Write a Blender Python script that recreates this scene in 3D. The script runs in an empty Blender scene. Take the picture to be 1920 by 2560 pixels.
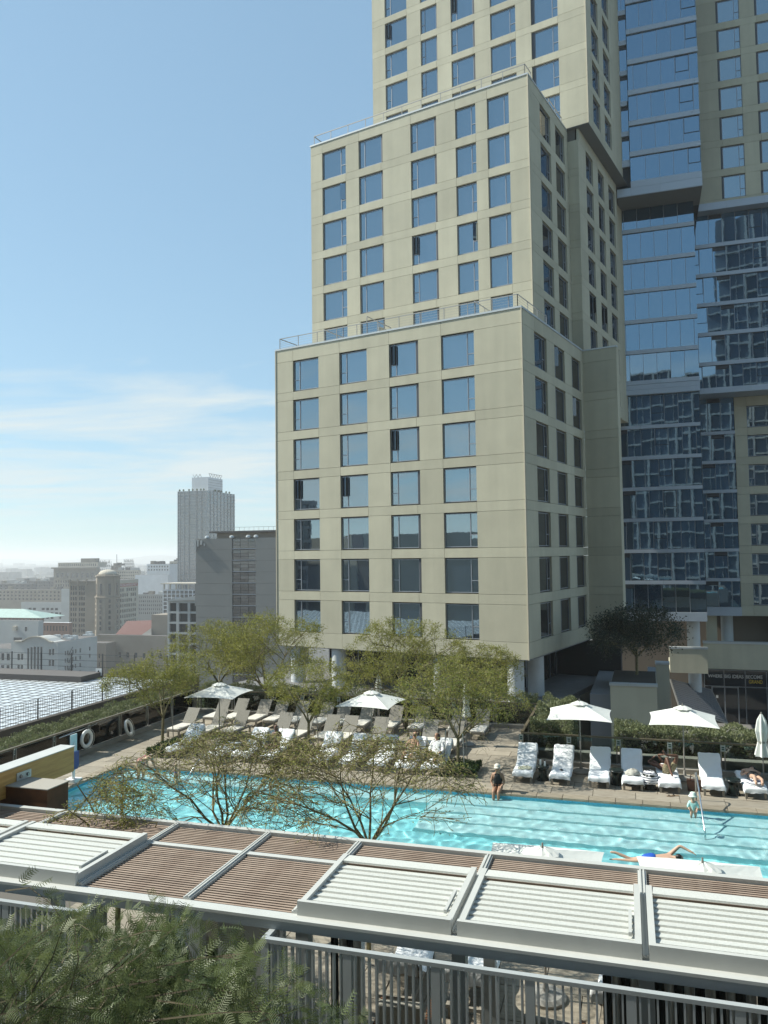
import bpy, math, random
import numpy as np
from mathutils import Vector, Matrix, Euler
R = math.radians
random.seed(7)
rng = np.random.default_rng(7)
sc = bpy.context.scene
col = sc.collection

# ------------------------------------------------------------------ camera
CAMZ = 7.7
F_PX, PITCH, ROLL = 1976.5, R(3.0473), R(-0.7452)      # focal length in pixels of the 1920x2560 frame
cam_d = bpy.data.cameras.new('camera')
cam_d.sensor_fit = 'VERTICAL'
cam_d.sensor_height = 24.0
cam_d.lens = F_PX / 2560 * 24.0
cam_d.clip_start, cam_d.clip_end = 0.1, 30000
cam = bpy.data.objects.new('camera', cam_d)
col.objects.link(cam)
_fw = Vector((0, math.cos(PITCH), math.sin(PITCH)))
_up = Vector((0, -math.sin(PITCH), math.cos(PITCH)))
_rt = Vector((1, 0, 0))
_r2 = _rt * math.cos(ROLL) + _up * math.sin(ROLL)
_u2 = -_rt * math.sin(ROLL) + _up * math.cos(ROLL)
cam.matrix_world = Matrix.Translation((0, 0, CAMZ)) @ Matrix((_r2, _u2, -_fw)).transposed().to_4x4()
sc.camera = cam

# ------------------------------------------------------------------ light
SUN_AZ, SUN_EL = R(-77), R(43)        # azimuth clockwise from +Y
sun_d = bpy.data.lights.new('sun', 'SUN')
sun_d.energy, sun_d.angle, sun_d.color = 5.0, R(0.53), (1.0, 0.975, 0.86)
sun = bpy.data.objects.new('sun', sun_d)
col.objects.link(sun)
_sd = Vector((math.sin(SUN_AZ) * math.cos(SUN_EL), math.cos(SUN_AZ) * math.cos(SUN_EL), math.sin(SUN_EL)))
sun.rotation_euler = _sd.to_track_quat('Z', 'Y').to_euler()
world = bpy.data.worlds.new('World')
sc.world = world
world.use_nodes = True
nt = world.node_tree
nt.nodes.clear()
def WN(t, **k):
    n = nt.nodes.new(t)
    for a, b in k.items():
        setattr(n, a, b)
    return n
sky = WN('ShaderNodeTexSky', sky_type='NISHITA', sun_disc=False, sun_elevation=SUN_EL, sun_rotation=SUN_AZ,
         altitude=90, air_density=1.0, dust_density=0.25, ozone_density=1.8)
tc = WN('ShaderNodeTexCoord')
sep = WN('ShaderNodeSeparateXYZ')
nt.links.new(tc.outputs['Generated'], sep.inputs[0])
def WM(op, a, b=None, c=None):
    n = WN('ShaderNodeMath', operation=op)
    for i, v in enumerate((a, b, c)):
        if v is None: continue
        if isinstance(v, (int, float)): n.inputs[i].default_value = v
        else: nt.links.new(v, n.inputs[i])
    return n.outputs[0]
zc = WM('MAXIMUM', sep.outputs[2], 0.0)
den = WM('ADD', zc, 0.05)
cmb = WN('ShaderNodeCombineXYZ')
nt.links.new(WM('DIVIDE', sep.outputs[0], den), cmb.inputs[0])
nt.links.new(WM('DIVIDE', sep.outputs[1], den), cmb.inputs[1])
mp = WN('ShaderNodeMapping')
mp.inputs['Scale'].default_value = (0.55, 1.0, 1.0)
mp.inputs['Location'].default_value = (7.3, 2.1, 0.0)
nt.links.new(cmb.outputs[0], mp.inputs[0])
n1 = WN('ShaderNodeTexNoise')
n1.inputs['Scale'].default_value, n1.inputs['Detail'].default_value = 0.85, 9.0
n1.inputs['Roughness'].default_value, n1.inputs['Distortion'].default_value = 0.62, 0.5
nt.links.new(mp.outputs[0], n1.inputs['Vector'])
# thin cloud sheet, densest low over the horizon, gone above about 15 degrees
cov = WN('ShaderNodeMapRange')
cov.inputs['From Min'].default_value, cov.inputs['From Max'].default_value = 0.10, 0.27
cov.inputs['To Min'].default_value, cov.inputs['To Max'].default_value = 0.38, 0.58
nt.links.new(zc, cov.inputs['Value'])
cl = WN('ShaderNodeMapRange')
nt.links.new(n1.outputs['Fac'], cl.inputs['Value'])
nt.links.new(cov.outputs[0], cl.inputs['From Min'])
nt.links.new(WM('ADD', cov.outputs[0], 0.22), cl.inputs['From Max'])
lowfade = WN('ShaderNodeMapRange')
lowfade.inputs['From Min'].default_value, lowfade.inputs['From Max'].default_value = 0.02, 0.08
nt.links.new(zc, lowfade.inputs['Value'])
hif = WN('ShaderNodeMapRange')
hif.inputs['From Min'].default_value, hif.inputs['From Max'].default_value = 0.33, 0.20
nt.links.new(zc, hif.inputs['Value'])
cmask = WM('MULTIPLY', hif.outputs[0], WM('MULTIPLY', WM('MULTIPLY', cl.outputs[0], lowfade.outputs[0]), 0.9))
mixc = WN('ShaderNodeMix', data_type='RGBA')
nt.links.new(cmask, mixc.inputs['Factor'])
gmn = WN('ShaderNodeGamma'); gmn.inputs[1].default_value = 0.45
nt.links.new(sky.outputs[0], gmn.inputs[0])
tin = WN('ShaderNodeMix', data_type='RGBA', blend_type='MULTIPLY'); tin.inputs['Factor'].default_value = 1.0
nt.links.new(gmn.outputs[0], tin.inputs[6]); tin.inputs[7].default_value = (1.25, 1.66, 1.85, 1)
nt.links.new(tin.outputs[2], mixc.inputs[6])
mixc.inputs[7].default_value = (3.7, 4.1, 4.15, 1)
bg = WN('ShaderNodeBackground')
bg.inputs['Strength'].default_value = 0.147
nt.links.new(mixc.outputs[2], bg.inputs['Color'])
wo = WN('ShaderNodeOutputWorld')
nt.links.new(bg.outputs[0], wo.inputs['Surface'])
vs = sc.view_settings
vs.view_transform, vs.look, vs.exposure, vs.gamma = 'Standard', 'None', 0.5, 1.0
vs.use_curve_mapping = False
sc.cycles.use_denoising = True
sc.cycles.max_bounces = 8
sc.cycles.transparent_max_bounces = 16
sc.cycles.volume_bounces = 1
sc.cycles.sample_clamp_indirect = 6.0
sc.cycles.caustics_reflective = False
sc.cycles.caustics_refractive = True

# ------------------------------------------------------------------ frames
RZ_H, RZ_G, RZ_P = -R(30.745), -R(18.3), -R(17.0135)   # hotel blocks, glass wing, pool deck and city grid
P_A = Vector((9.522, 53.131, 0))                       # near corner of the lowest block
def rot(x, y, a): return (x * math.cos(a) - y * math.sin(a), x * math.sin(a) + y * math.cos(a))
def U(u, v, z=0):                                       # deck coordinates: u right along the pool, v away
    x, y = rot(u, v, RZ_P); return Vector((x, y, z))
def ray(px, py):
    return _fw + _r2 * ((px - 960) / F_PX) - _u2 * ((py - 1280) / F_PX)
def city_u(px, v, py=1400):                             # u of a sight line at a street distance v
    d = ray(px, py); ev = Vector((-math.sin(RZ_P), math.cos(RZ_P), 0)); eu = Vector((math.cos(RZ_P), math.sin(RZ_P), 0))
    return d.dot(eu) * v / d.dot(ev)
def city_z(px, py, v):
    d = ray(px, py); ev = Vector((-math.sin(RZ_P), math.cos(RZ_P), 0))
    return CAMZ + d.z * v / d.dot(ev)

# ------------------------------------------------------------------ materials
MATS = {}
def mat(name, c, rough=0.7, vary=0.0, scale=3.0, c2=None, rnd=0.0, bump=0.0, bscale=30.0, spec=0.5, metal=0.0,
        ior=1.5, transl=0.0, wave=None, stretch=None, coat=0.0, streak=0.0, tint=None):
    if name in MATS: return MATS[name]
    m = bpy.data.materials.new(name); m.use_nodes = True
    t = m.node_tree; b = t.nodes['Principled BSDF']
    b.inputs['Roughness'].default_value = rough
    b.inputs['Specular IOR Level'].default_value = spec
    b.inputs['Metallic'].default_value = metal
    b.inputs['IOR'].default_value = ior
    b.inputs['Coat Weight'].default_value = coat
    if tint: b.inputs['Specular Tint'].default_value = tint + (1,)
    L = t.links.new
    out = None
    geo = t.nodes.new('ShaderNodeNewGeometry')
    vec = geo.outputs['Position']
    if stretch:
        tcn = t.nodes.new('ShaderNodeTexCoord'); mpn = t.nodes.new('ShaderNodeMapping')
        mpn.inputs['Scale'].default_value = stretch; L(tcn.outputs['Object'], mpn.inputs[0]); vec = mpn.outputs[0]
    cc = tuple(c) + (1,)
    if vary or c2:
        n = t.nodes.new('ShaderNodeTexNoise'); n.inputs['Scale'].default_value = scale
        n.inputs['Detail'].default_value = 6.0; n.inputs['Roughness'].default_value = 0.6
        L(vec, n.inputs['Vector'])
        rp = t.nodes.new('ShaderNodeValToRGB')
        rp.color_ramp.elements[0].position, rp.color_ramp.elements[1].position = 0.32, 0.68
        k = c2 if c2 else tuple(min(1, x * (1 + vary)) for x in c)
        lo = tuple(x * (1 - vary) for x in c) if not c2 else c
        rp.color_ramp.elements[0].color = tuple(lo) + (1,)
        rp.color_ramp.elements[1].color = tuple(k) + (1,)
        L(n.outputs['Fac'], rp.inputs[0]); out = rp.outputs[0]
    if rnd:
        oi = t.nodes.new('ShaderNodeObjectInfo')
        mr = t.nodes.new('ShaderNodeMapRange')
        mr.inputs['To Min'].default_value, mr.inputs['To Max'].default_value = 1 - rnd, 1 + rnd
        L(oi.outputs['Random'], mr.inputs['Value'])
        mx = t.nodes.new('ShaderNodeMix'); mx.data_type = 'RGBA'; mx.blend_type = 'MULTIPLY'
        mx.inputs['Factor'].default_value = 1.0
        if out: L(out, mx.inputs[6])
        else: mx.inputs[6].default_value = cc
        L(mr.outputs[0], mx.inputs[7]); out = mx.outputs[2]
    if streak:                                          # rain streaks and dust, drawn out downwards
        mps = t.nodes.new('ShaderNodeMapping'); mps.inputs['Scale'].default_value = (1.6, 1.6, 0.11); L(geo.outputs['Position'], mps.inputs[0])
        ns = t.nodes.new('ShaderNodeTexNoise'); ns.inputs['Scale'].default_value = 1.0; ns.inputs['Detail'].default_value = 7.0; L(mps.outputs[0], ns.inputs['Vector'])
        mrs = t.nodes.new('ShaderNodeMapRange'); mrs.inputs['From Min'].default_value, mrs.inputs['From Max'].default_value = 0.3, 0.7
        mrs.inputs['To Min'].default_value, mrs.inputs['To Max'].default_value = 1 - streak, 1 + streak * .5; L(ns.outputs['Fac'], mrs.inputs['Value'])
        mxs = t.nodes.new('ShaderNodeMix'); mxs.data_type = 'RGBA'; mxs.blend_type = 'MULTIPLY'; mxs.inputs['Factor'].default_value = 1.0
        if out: L(out, mxs.inputs[6])
        else: mxs.inputs[6].default_value = cc
        L(mrs.outputs[0], mxs.inputs[7]); out = mxs.outputs[2]
    if out: L(out, b.inputs['Base Color'])
    else: b.inputs['Base Color'].default_value = cc
    if bump:
        n2 = t.nodes.new('ShaderNodeTexNoise'); n2.inputs['Scale'].default_value = bscale
        n2.inputs['Detail'].default_value = 4.0
        L(vec if stretch else geo.outputs['Position'], n2.inputs['Vector'])
        bp = t.nodes.new('ShaderNodeBump'); bp.inputs['Strength'].default_value = bump
        bp.inputs['Distance'].default_value = 0.02 if not wave else wave
        L(n2.outputs['Fac'], bp.inputs['Height']); L(bp.outputs[0], b.inputs['Normal'])
    if transl:
        tr = t.nodes.new('ShaderNodeBsdfTranslucent'); ms = t.nodes.new('ShaderNodeMixShader')
        ms.inputs[0].default_value = transl
        if out: L(out, tr.inputs[0])
        else: tr.inputs[0].default_value = cc
        L(b.outputs[0], ms.inputs[1]); L(tr.outputs[0], ms.inputs[2])
        L(ms.outputs[0], t.nodes['Material Output'].inputs[0])
    MATS[name] = m
    return m

M_panel = mat('beige_panel', (0.50, 0.47, 0.355), 0.85, vary=0.05, scale=0.55, rnd=0.075, bump=0.25, bscale=9.0, streak=0.06)
M_joint = mat('joint_shadow_backing', (0.16, 0.15, 0.13), 0.9)
M_edge = mat('corner_bead', (0.56, 0.50, 0.38), 0.7)
M_coping = mat('coping_metal', (0.52, 0.54, 0.54), 0.4, metal=0.3)
M_frame = mat('window_aluminium', (0.30, 0.32, 0.35), 0.4, metal=0.5)
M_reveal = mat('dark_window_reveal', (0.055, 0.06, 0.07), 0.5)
M_glass = mat('reflective_glass', (0.018, 0.030, 0.05), 0.015, rnd=0.4, ior=4.3, bump=0.035, tint=(0.74, 0.91, 1.0), bscale=0.55, wave=0.05)
M_cglass = mat('curtain_wall_glass', (0.02, 0.04, 0.07), 0.015, rnd=0.5, ior=4.0, bump=0.04, bscale=0.6, tint=(0.56, 0.80, 1.0), wave=0.05)
M_sglass = mat('side_window_glass', (0.014, 0.018, 0.024), 0.02, rnd=0.4, ior=2.1, bump=0.035, bscale=0.55, wave=0.05)
M_curt = mat('pale_curtain', (0.45, 0.50, 0.55), 0.8)
M_band = mat('grey_blue_spandrel', (0.44, 0.49, 0.55), 0.45, metal=0.2, rnd=0.04)
M_soffit = mat('soffit_grey', (0.20, 0.20, 0.195), 0.8)
M_conc = mat('pale_concrete', (0.46, 0.47, 0.46), 0.8, vary=0.06, scale=1.2)
M_column = mat('column_plaster', (0.55, 0.57, 0.57), 0.75, vary=0.05, scale=0.8)
M_steel = mat('rail_steel', (0.34, 0.33, 0.31), 0.4, metal=0.6)
M_dark = mat('dark_interior', (0.012, 0.012, 0.014), 0.6)
M_dglass = mat('dark_shop_glass', (0.006, 0.007, 0.012), 0.05, ior=1.7)
M_plaza = mat('plaza_paving', (0.16, 0.155, 0.15), 0.85, vary=0.1, scale=1.5)

# ------------------------------------------------------------------ mesh helpers
class MB:
    def __init__(s): s.v, s.f, s.n = [], [], 0
    def add(s, vs, fs):
        o = s.n; s.v += [tuple(p) for p in vs]; s.f += [tuple(i + o for i in f) for f in fs]; s.n += len(vs); return s
    def box(s, x0, x1, y0, y1, z0, z1, M=None):
        vs = [(x, y, z) for z in (z0, z1) for y in (y0, y1) for x in (x0, x1)]
        if M is not None: vs = [M @ Vector(p) for p in vs]
        return s.add(vs, [(0, 2, 3, 1), (4, 5, 7, 6), (0, 1, 5, 4), (2, 6, 7, 3), (0, 4, 6, 2), (1, 3, 7, 5)])
    def bar(s, a, b, w, h=None):
        a, b = Vector(a), Vector(b); d = b - a; L = d.length
        if L < 1e-6: return s
        h = h or w; q = d.to_track_quat('X', 'Z').to_matrix().to_4x4()
        return s.box(0, L, -w / 2, w / 2, -h / 2, h / 2, Matrix.Translation(a) @ q)
    def tube(s, pts, rad, k=8, cap=True):
        pts = [Vector(p) for p in pts]
        rad = rad if isinstance(rad, (list, tuple)) else [rad] * len(pts)
        rings = []; ref = None
        for i, p in enumerate(pts):
            d = (pts[min(i + 1, len(pts) - 1)] - pts[max(i - 1, 0)])
            d = d.normalized() if d.length > 1e-9 else Vector((0, 0, 1))
            if ref is None:
                ref = Vector((1, 0, 0)) if abs(d.x) < 0.8 else Vector((0, 1, 0))
            a = d.cross(ref).normalized(); b = d.cross(a).normalized(); ref = -b.cross(d) if False else ref
            rings.append([p + a * (rad[i] * math.cos(2 * math.pi * j / k)) + b * (rad[i] * math.sin(2 * math.pi * j / k)) for j in range(k)])
        vs = [p for r_ in rings for p in r_]; fs = []
        for i in range(len(pts) - 1):
            for j in range(k):
                a = i * k + j; b = i * k + (j + 1) % k
                fs.append((a, b, b + k, a + k))
        if cap:
            fs.append(tuple(range(k - 1, -1, -1))); fs.append(tuple((len(pts) - 1) * k + j for j in range(k)))
        return s.add(vs, fs)
    def lathe(s, prof, k=20, c=(0, 0, 0), sx=1, sy=1):
        vs = []; fs = []
        for (r_, z) in prof:
            for j in range(k):
                a = 2 * math.pi * j / k
                vs.append((c[0] + r_ * math.cos(a) * sx, c[1] + r_ * math.sin(a) * sy, c[2] + z))
        for i in range(len(prof) - 1):
            for j in range(k):
                a = i * k + j; b = i * k + (j + 1) % k
                fs.append((a, b, b + k, a + k))
        fs.append(tuple(range(k - 1, -1, -1))); fs.append(tuple((len(prof) - 1) * k + j for j in range(k)))
        return s.add(vs, fs)
    def prism(s, poly, y0, y1):                        # polygon in x,z pushed along y
        n = len(poly)
        vs = [(p[0], y0, p[1]) for p in poly] + [(p[0], y1, p[1]) for p in poly]
        fs = [tuple(range(n)), tuple(range(2 * n - 1, n - 1, -1))] + [(i, i + n, (i + 1) % n + n, (i + 1) % n) for i in range(n)]
        return s.add(vs, fs)
    def mesh(s, name, m, smooth=False):
        me = bpy.data.meshes.new(name); me.from_pydata(s.v, [], s.f); me.validate()
        if m: me.materials.append(m)
        if smooth: me.polygons.foreach_set('use_smooth', [True] * len(me.polygons))
        me.update(); return me
    def build(s, name, m, parent=None, loc=(0, 0, 0), rz=0, smooth=False):
        return put(name, s.mesh(name, m, smooth), parent, loc, rz)
def put(name, me, parent=None, loc=(0, 0, 0), rz=0, rot3=None):
    o = bpy.data.objects.new(name, me); col.objects.link(o); o.location = loc
    o.rotation_euler = rot3 if rot3 else (0, 0, rz)
    if parent: o.parent = parent
    return o
def tag(o, label=None, cat=None, group=None, kind=None):
    if label: o['label'] = label
    if cat: o['category'] = cat
    if group: o['group'] = group
    if kind: o['kind'] = kind
    return o
def thing(name, label, cat, loc=(0, 0, 0), rz=0, group=None):
    return tag(put(name, None, None, loc, rz), label, cat, group)
def struct(name, mb, m, **k): return tag(mb.build(name, m, **k), kind='structure')
_bx = {}
def piece(name, m, parent, x0, x1, y0, y1, z0, z1, rot3=None):   # one box piece; alike pieces share mesh data
    sx, sy, sz = round(abs(x1 - x0), 3), round(abs(y1 - y0), 3), round(abs(z1 - z0), 3)
    key = (m.name, sx, sy, sz)
    if key not in _bx: _bx[key] = MB().box(-sx / 2, sx / 2, -sy / 2, sy / 2, -sz / 2, sz / 2).mesh(name, m)
    return put(name, _bx[key], parent, ((x0 + x1) / 2, (y0 + y1) / 2, (z0 + z1) / 2), 0, rot3)
def copy_tree(o, parent=None):
    c = o.copy(); col.objects.link(c); c.parent = parent
    for ch in list(o.children): copy_tree(ch, c)
    return c
def quads_mesh(name, V, m, smooth=False):              # V: (n,4,3) array of quads
    n = len(V); me = bpy.data.meshes.new(name)
    me.vertices.add(n * 4); me.loops.add(n * 4); me.polygons.add(n)
    me.vertices.foreach_set('co', np.ascontiguousarray(V, dtype=np.float32).ravel())
    me.loops.foreach_set('vertex_index', np.arange(n * 4, dtype=np.int32))
    me.polygons.foreach_set('loop_start', np.arange(0, n * 4, 4, dtype=np.int32))
    me.update(calc_edges=True); me.materials.append(m); return me
def leaf_quads(C, D, L, W):                            # leaves at C pointing along D, length L, width W
    n = len(C); D = D / (np.linalg.norm(D, axis=1, keepdims=True) + 1e-9)
    r_ = rng.normal(size=(n, 3)); S = np.cross(D, r_); S /= (np.linalg.norm(S, axis=1, keepdims=True) + 1e-9)
    L = np.broadcast_to(np.asarray(L), (n,))[:, None]; W = np.broadcast_to(np.asarray(W), (n,))[:, None]
    mid = C + D * L * 0.5
    return np.stack([C, mid + S * W * 0.5, C + D * L, mid - S * W * 0.5], axis=1)
# ================================================================== hotel tower (stepped beige blocks)
def fmap(kind, base):                                  # face coordinates (s, depth inward, z) -> box bounds
    if kind == 'front': return lambda s0, s1, d0, d1, z0, z1: (s0, s1, base + d0, base + d1, z0, z1)
    return lambda s0, s1, d0, d1, z0, z1: (base - d1, base - d0, s0, s1, z0, z1)
_wf = {}
def window(parent, kind, base, s0, s1, z0, z1, vent='L', openv=False, jamb=None, depth=0.15, split=True, glass=None, ventw=None):
    glass = glass or (M_glass if kind == 'front' else M_sglass)
    w, h = round(s1 - s0, 2), round(z1 - z0, 2); t = 0.055
    vw = ventw or min(0.58, w * 0.24)
    key = (w, h, vent, split, vw)
    if key not in _wf:
        b = MB()
        for (a0, a1, c0, c1) in [(-w/2, w/2, -h/2, -h/2+t), (-w/2, w/2, h/2-t, h/2), (-w/2, -w/2+t, -h/2+t, h/2-t), (w/2-t, w/2, -h/2+t, h/2-t)]:
            b.box(a0, a1, 0, 0.09, c0, c1)
        if vent in 'LR':
            xm = -w/2 + vw if vent == 'L' else w/2 - vw
            b.box(xm - 0.03, xm + 0.03, 0.0, 0.09, -h/2 + t, h/2 - t)
            if split:
                zs = -h/2 + h * 0.36
                xa, xb = (-w/2 + t, xm - 0.03) if vent == 'L' else (xm + 0.03, w/2 - t)
                b.box(xa, xb, 0.003, 0.088, zs - 0.03, zs + 0.03)
        _wf[key] = b.mesh('window', M_frame)
    cx, cz = (s0 + s1) / 2, (z0 + z1) / 2
    loc = (cx, base + depth, cz) if kind == 'front' else (base - depth, cx, cz)
    o = put('window', _wf[key], parent, loc, 0 if kind == 'front' else math.pi / 2)
    def pane(x0, x1, c0, c1, rz=0, hinge=None):
        tl = (random.gauss(0, 0.0022), 0, random.gauss(0, 0.003) + rz)
        p = piece('pane', glass, o, x0, x1, 0.045, 0.06, c0, c1, tl)
        if hinge is not None:
            hw = (x1 - x0) / 2; sgn = -1 if hinge == x0 else 1
            p.location.x = hinge - sgn * hw * math.cos(rz); p.location.y = 0.045 - abs(hw * math.sin(rz))
        return p
    if vent in 'LR':
        xm = -w/2 + vw if vent == 'L' else w/2 - vw
        if vent == 'L': va, vb, ma, mb_ = -w/2 + t, xm - 0.03, xm + 0.03, w/2 - t
        else: va, vb, ma, mb_ = xm + 0.03, w/2 - t, -w/2 + t, xm - 0.03
        pane(ma, mb_, -h/2 + t, h/2 - t)
        zs = -h/2 + h * 0.36
        if split:
            pane(va, vb, -h/2 + t, zs - 0.03)
            if openv: pane(va, vb, zs + 0.03, h/2 - t, R(-38) if vent == 'L' else R(38), hinge=vb if vent == 'L' else va)
            else: pane(va, vb, zs + 0.03, h/2 - t)
        else: pane(va, vb, -h/2 + t, h/2 - t)
    else: pane(-w/2 + t, w/2 - t, -h/2 + t, h/2 - t)
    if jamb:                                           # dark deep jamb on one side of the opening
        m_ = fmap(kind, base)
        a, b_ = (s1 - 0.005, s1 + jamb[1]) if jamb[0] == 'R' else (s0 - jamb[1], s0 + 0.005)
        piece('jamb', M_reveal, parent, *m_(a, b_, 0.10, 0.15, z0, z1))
    return o
PT, GAP = 0.20, 0.02
def facade(parent, kind, base, s0, s1, rows, wins, ztop, zbot, wz=(0.07, 0.07), splits=None, skip=()):
    """rows: panel (z0,z1) list; wins: dicts with s0,s1 and options; bands are filled between the rows."""
    m_ = fmap(kind, base)
    def pn(a, b, c, d):
        if b - a > 0.03 and d - c > 0.03: piece('wall_panel', M_panel, parent, *m_(a + GAP/2, b - GAP/2, 0, PT, c + GAP/2, d - GAP/2))
    ws = sorted(wins, key=lambda q: q['s0'])
    zprev = zbot
    for i, (z0, z1) in enumerate(rows):
        cuts = sorted({s0, s1} | {q['s0' if (i % 2 == 0) else 's1'] for q in ws})
        for a, b in zip(cuts, cuts[1:]): pn(a, b, zprev, z0)
        x = s0
        for q in ws:
            j = q.get('jamb'); a = q['s0'] - (j[1] if j and j[0] == 'L' else 0); b = q['s1'] + (j[1] if j and j[0] == 'R' else 0)
            pn(x, a, z0, z1); x = b
            if (i, ws.index(q)) in skip: continue
            window(parent, kind, base, q['s0'], q['s1'], z0 + wz[0], z1 - wz[1], q.get('vent', 'L'), i in q.get('open', ()), j, split=q.get('split', True))
            pn(a, b, z0 - 0.0, z0 + wz[0]) if wz[0] > 0.1 else None
        pn(x, s1, z0, z1)
        zprev = z1
    cuts = sorted({s0, s1} | {q['s0'] for q in ws})
    for a, b in zip(cuts, cuts[1:]): pn(a, b, zprev, ztop)
def core(parent, x0, x1, y0, y1, z0, z1, m=None, name='wall'):
    return MB().box(x0, x1, y0, y1, z0, z1).build(name, m or M_joint, parent)
def coping(parent, x0, x1, y0, y1, z, w=0.35, h=0.13, ov=0.05):
    piece('coping', M_coping, parent, x0 - ov, x1 + ov, y0 - ov, y0 + w, z, z + h)
    piece('coping', M_coping, parent, x1 - w, x1 + ov, y0 + w + 0.005, y1, z, z + h)
def rail(parent, pts, h=0.95, step=1.9, mat_=None, cable=4, pw=0.045):
    mat_ = mat_ or M_steel
    tr = MB(); cb = MB()
    for a, b in zip(pts, pts[1:]):
        a, b = Vector(a), Vector(b); up = Vector((0, 0, h))
        tr.bar(a + up, b + up, 0.07, 0.05)
        for k in range(cable): cb.bar(a + up * ((k + 1) / (cable + 1)), b + up * ((k + 1) / (cable + 1)), 0.012)
        n = max(1, round((b - a).length / step))
        for i in range(n + 1):
            p = a.lerp(b, i / n); piece('rail_post', mat_, parent, p.x - pw/2, p.x + pw/2, p.y - pw/2, p.y + pw/2, p.z, p.z + h - 0.03)
    tr.build('top_rail', mat_, parent)
    if cable: cb.build('rail_cable', mat_, parent)

hotel = thing('hotel_tower', 'tall stepped beige hotel tower of stacked blocks with square windows and roof terraces', 'building', P_A, RZ_H)
rowsA = [(1.65 + 3.2 * k, 4.17 + 3.2 * k) for k in range(7)]
core(hotel, -21.18, -0.34, PT + .12, 14.1, 0.55, 24.35)
MB().box(-21.2, 0, 0.02, 14.1, 0.46, 0.545).build('soffit', M_soffit, hotel)
facade(hotel, 'front', 0, -21.2, 0, rowsA, [
    dict(s0=-19.46, s1=-16.95, vent='L', open=(3,)), dict(s0=-14.95, s1=-12.45, vent='L', open=(3,)),
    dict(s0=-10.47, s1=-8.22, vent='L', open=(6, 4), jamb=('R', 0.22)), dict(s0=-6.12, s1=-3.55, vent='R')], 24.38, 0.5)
facade(hotel, 'side', 0, PT + 0.01, 14.1, rowsA, [
    dict(s0=2.65, s1=5.1, vent='R', jamb=('L', 0.15)), dict(s0=6.87, s1=9.3, vent='L', open=(6,)), dict(s0=11.1, s1=13.5, vent='L', open=(5,))], 24.38, 0.5)
piece('corner_trim', M_edge, hotel, -0.015, 0.05, -0.05, 0.015, 0.5, 24.38)
piece('corner_trim', M_edge, hotel, -21.25, -21.185, -0.05, 0.015, 0.5, 24.38)
coping(hotel, -21.2, 0, 0, 14.1, 24.385)
MB().box(-21.2, 0, 0.4, 14.1, 24.36, 24.42).build('terrace_floor', M_conc, hotel)
# narrow return block right of the lowest block
core(hotel, 0.02, 2.7, 14.1 + PT, 14.9, 0.5, 24.3)
for i in range(8):
    z0 = 0.5 if i == 0 else 4.17 + 3.2 * (i - 1)
    if i == 0: pcs = [(0.5, 1.65), (1.65, 4.17)]
    elif i < 7: pcs = [(z0, z0 + 0.68), (z0 + 0.68, z0 + 3.2)]
    else: pcs = [(z0, 24.38)]
    for a, b in pcs: piece('wall_panel', M_panel, hotel, 0.0, 2.8, 14.1, 14.1 + PT, a + GAP/2, b - GAP/2)
MB().box(2.71, 2.8, 14.31, 14.9, 0.5, 24.38).build('wall', M_panel, hotel)
piece('coping', M_coping, hotel, 0.06, 2.85, 14.05, 14.45, 24.385, 24.5)
# middle block
rowsB = [(25.22 + 3.2 * k, 27.74 + 3.2 * k) for k in range(6)]
xB = -1.44
core(hotel, -22.08, xB - 0.34, 6.34 + PT + .12, 24, 24.43, 44.6)
facade(hotel, 'front', 6.34, -22.1, xB, rowsB, [
    dict(s0=-20.83, s1=-18.32, vent='R', open=(4,)), dict(s0=-16.96, s1=-14.7, vent='L', split=False, jamb=('R', 0.16)),
    dict(s0=-11.79, s1=-9.58, vent='L', open=(2,), jamb=('R', 0.2)), dict(s0=-7.64, s1=-5.86, vent='R', open=(2,)),
    dict(s0=-4.85, s1=-3.02, vent='R', split=False)], 44.63, 24.43)
facade(hotel, 'side', xB, 6.34 + PT + 0.01, 16.23, rowsB, [dict(s0=9.2, s1=11.6, vent='R', jamb=('L', 0.15)), dict(s0=12.85, s1=15.3, vent='R')], 44.63, 24.43)
piece('corner_trim', M_edge, hotel, xB - 0.015, xB + 0.05, 6.29, 6.355, 24.43, 44.63)
coping(hotel, -22.1, xB, 6.34, 16.0, 44.64)
MB().box(-22.1, xB, 6.75, 16.03, 44.6, 44.68).build('terrace_floor', M_conc, hotel)
# shaft below the upper tower
xC = -0.5
rowsC = [(22.0 + 3.2 * k, 24.52 + 3.2 * k) for k in range(7)]
core(hotel, -12, xC - .34, 16.23 + PT, 29.2, 20.9, 44.8)
for i in range(7):
    z0 = 24.52 + 3.2 * (i - 1)
    piece('wall_panel', M_panel, hotel, xB + 0.01, xC, 16.23, 16.23 + PT, z0 + GAP/2, z0 + 0.68 - GAP/2)
    piece('wall_panel', M_panel, hotel, xB + 0.01, xC, 16.23, 16.23 + PT, z0 + 0.68 + GAP/2, z0 + 3.2 - GAP/2)
facade(hotel, 'side', xC, 16.44, 29.2, rowsC, [dict(s0=18.5, s1=20.7, vent='R', open=(2,)), dict(s0=22.4, s1=24.5, vent='R', open=(2,)), dict(s0=26.1, s1=28.4, vent='R')], 44.8, 20.9)
MB().box(-9, xC - 0.3, 29.21, 34, 21, 44.79).build('rear_wall', M_panel, hotel)
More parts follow.
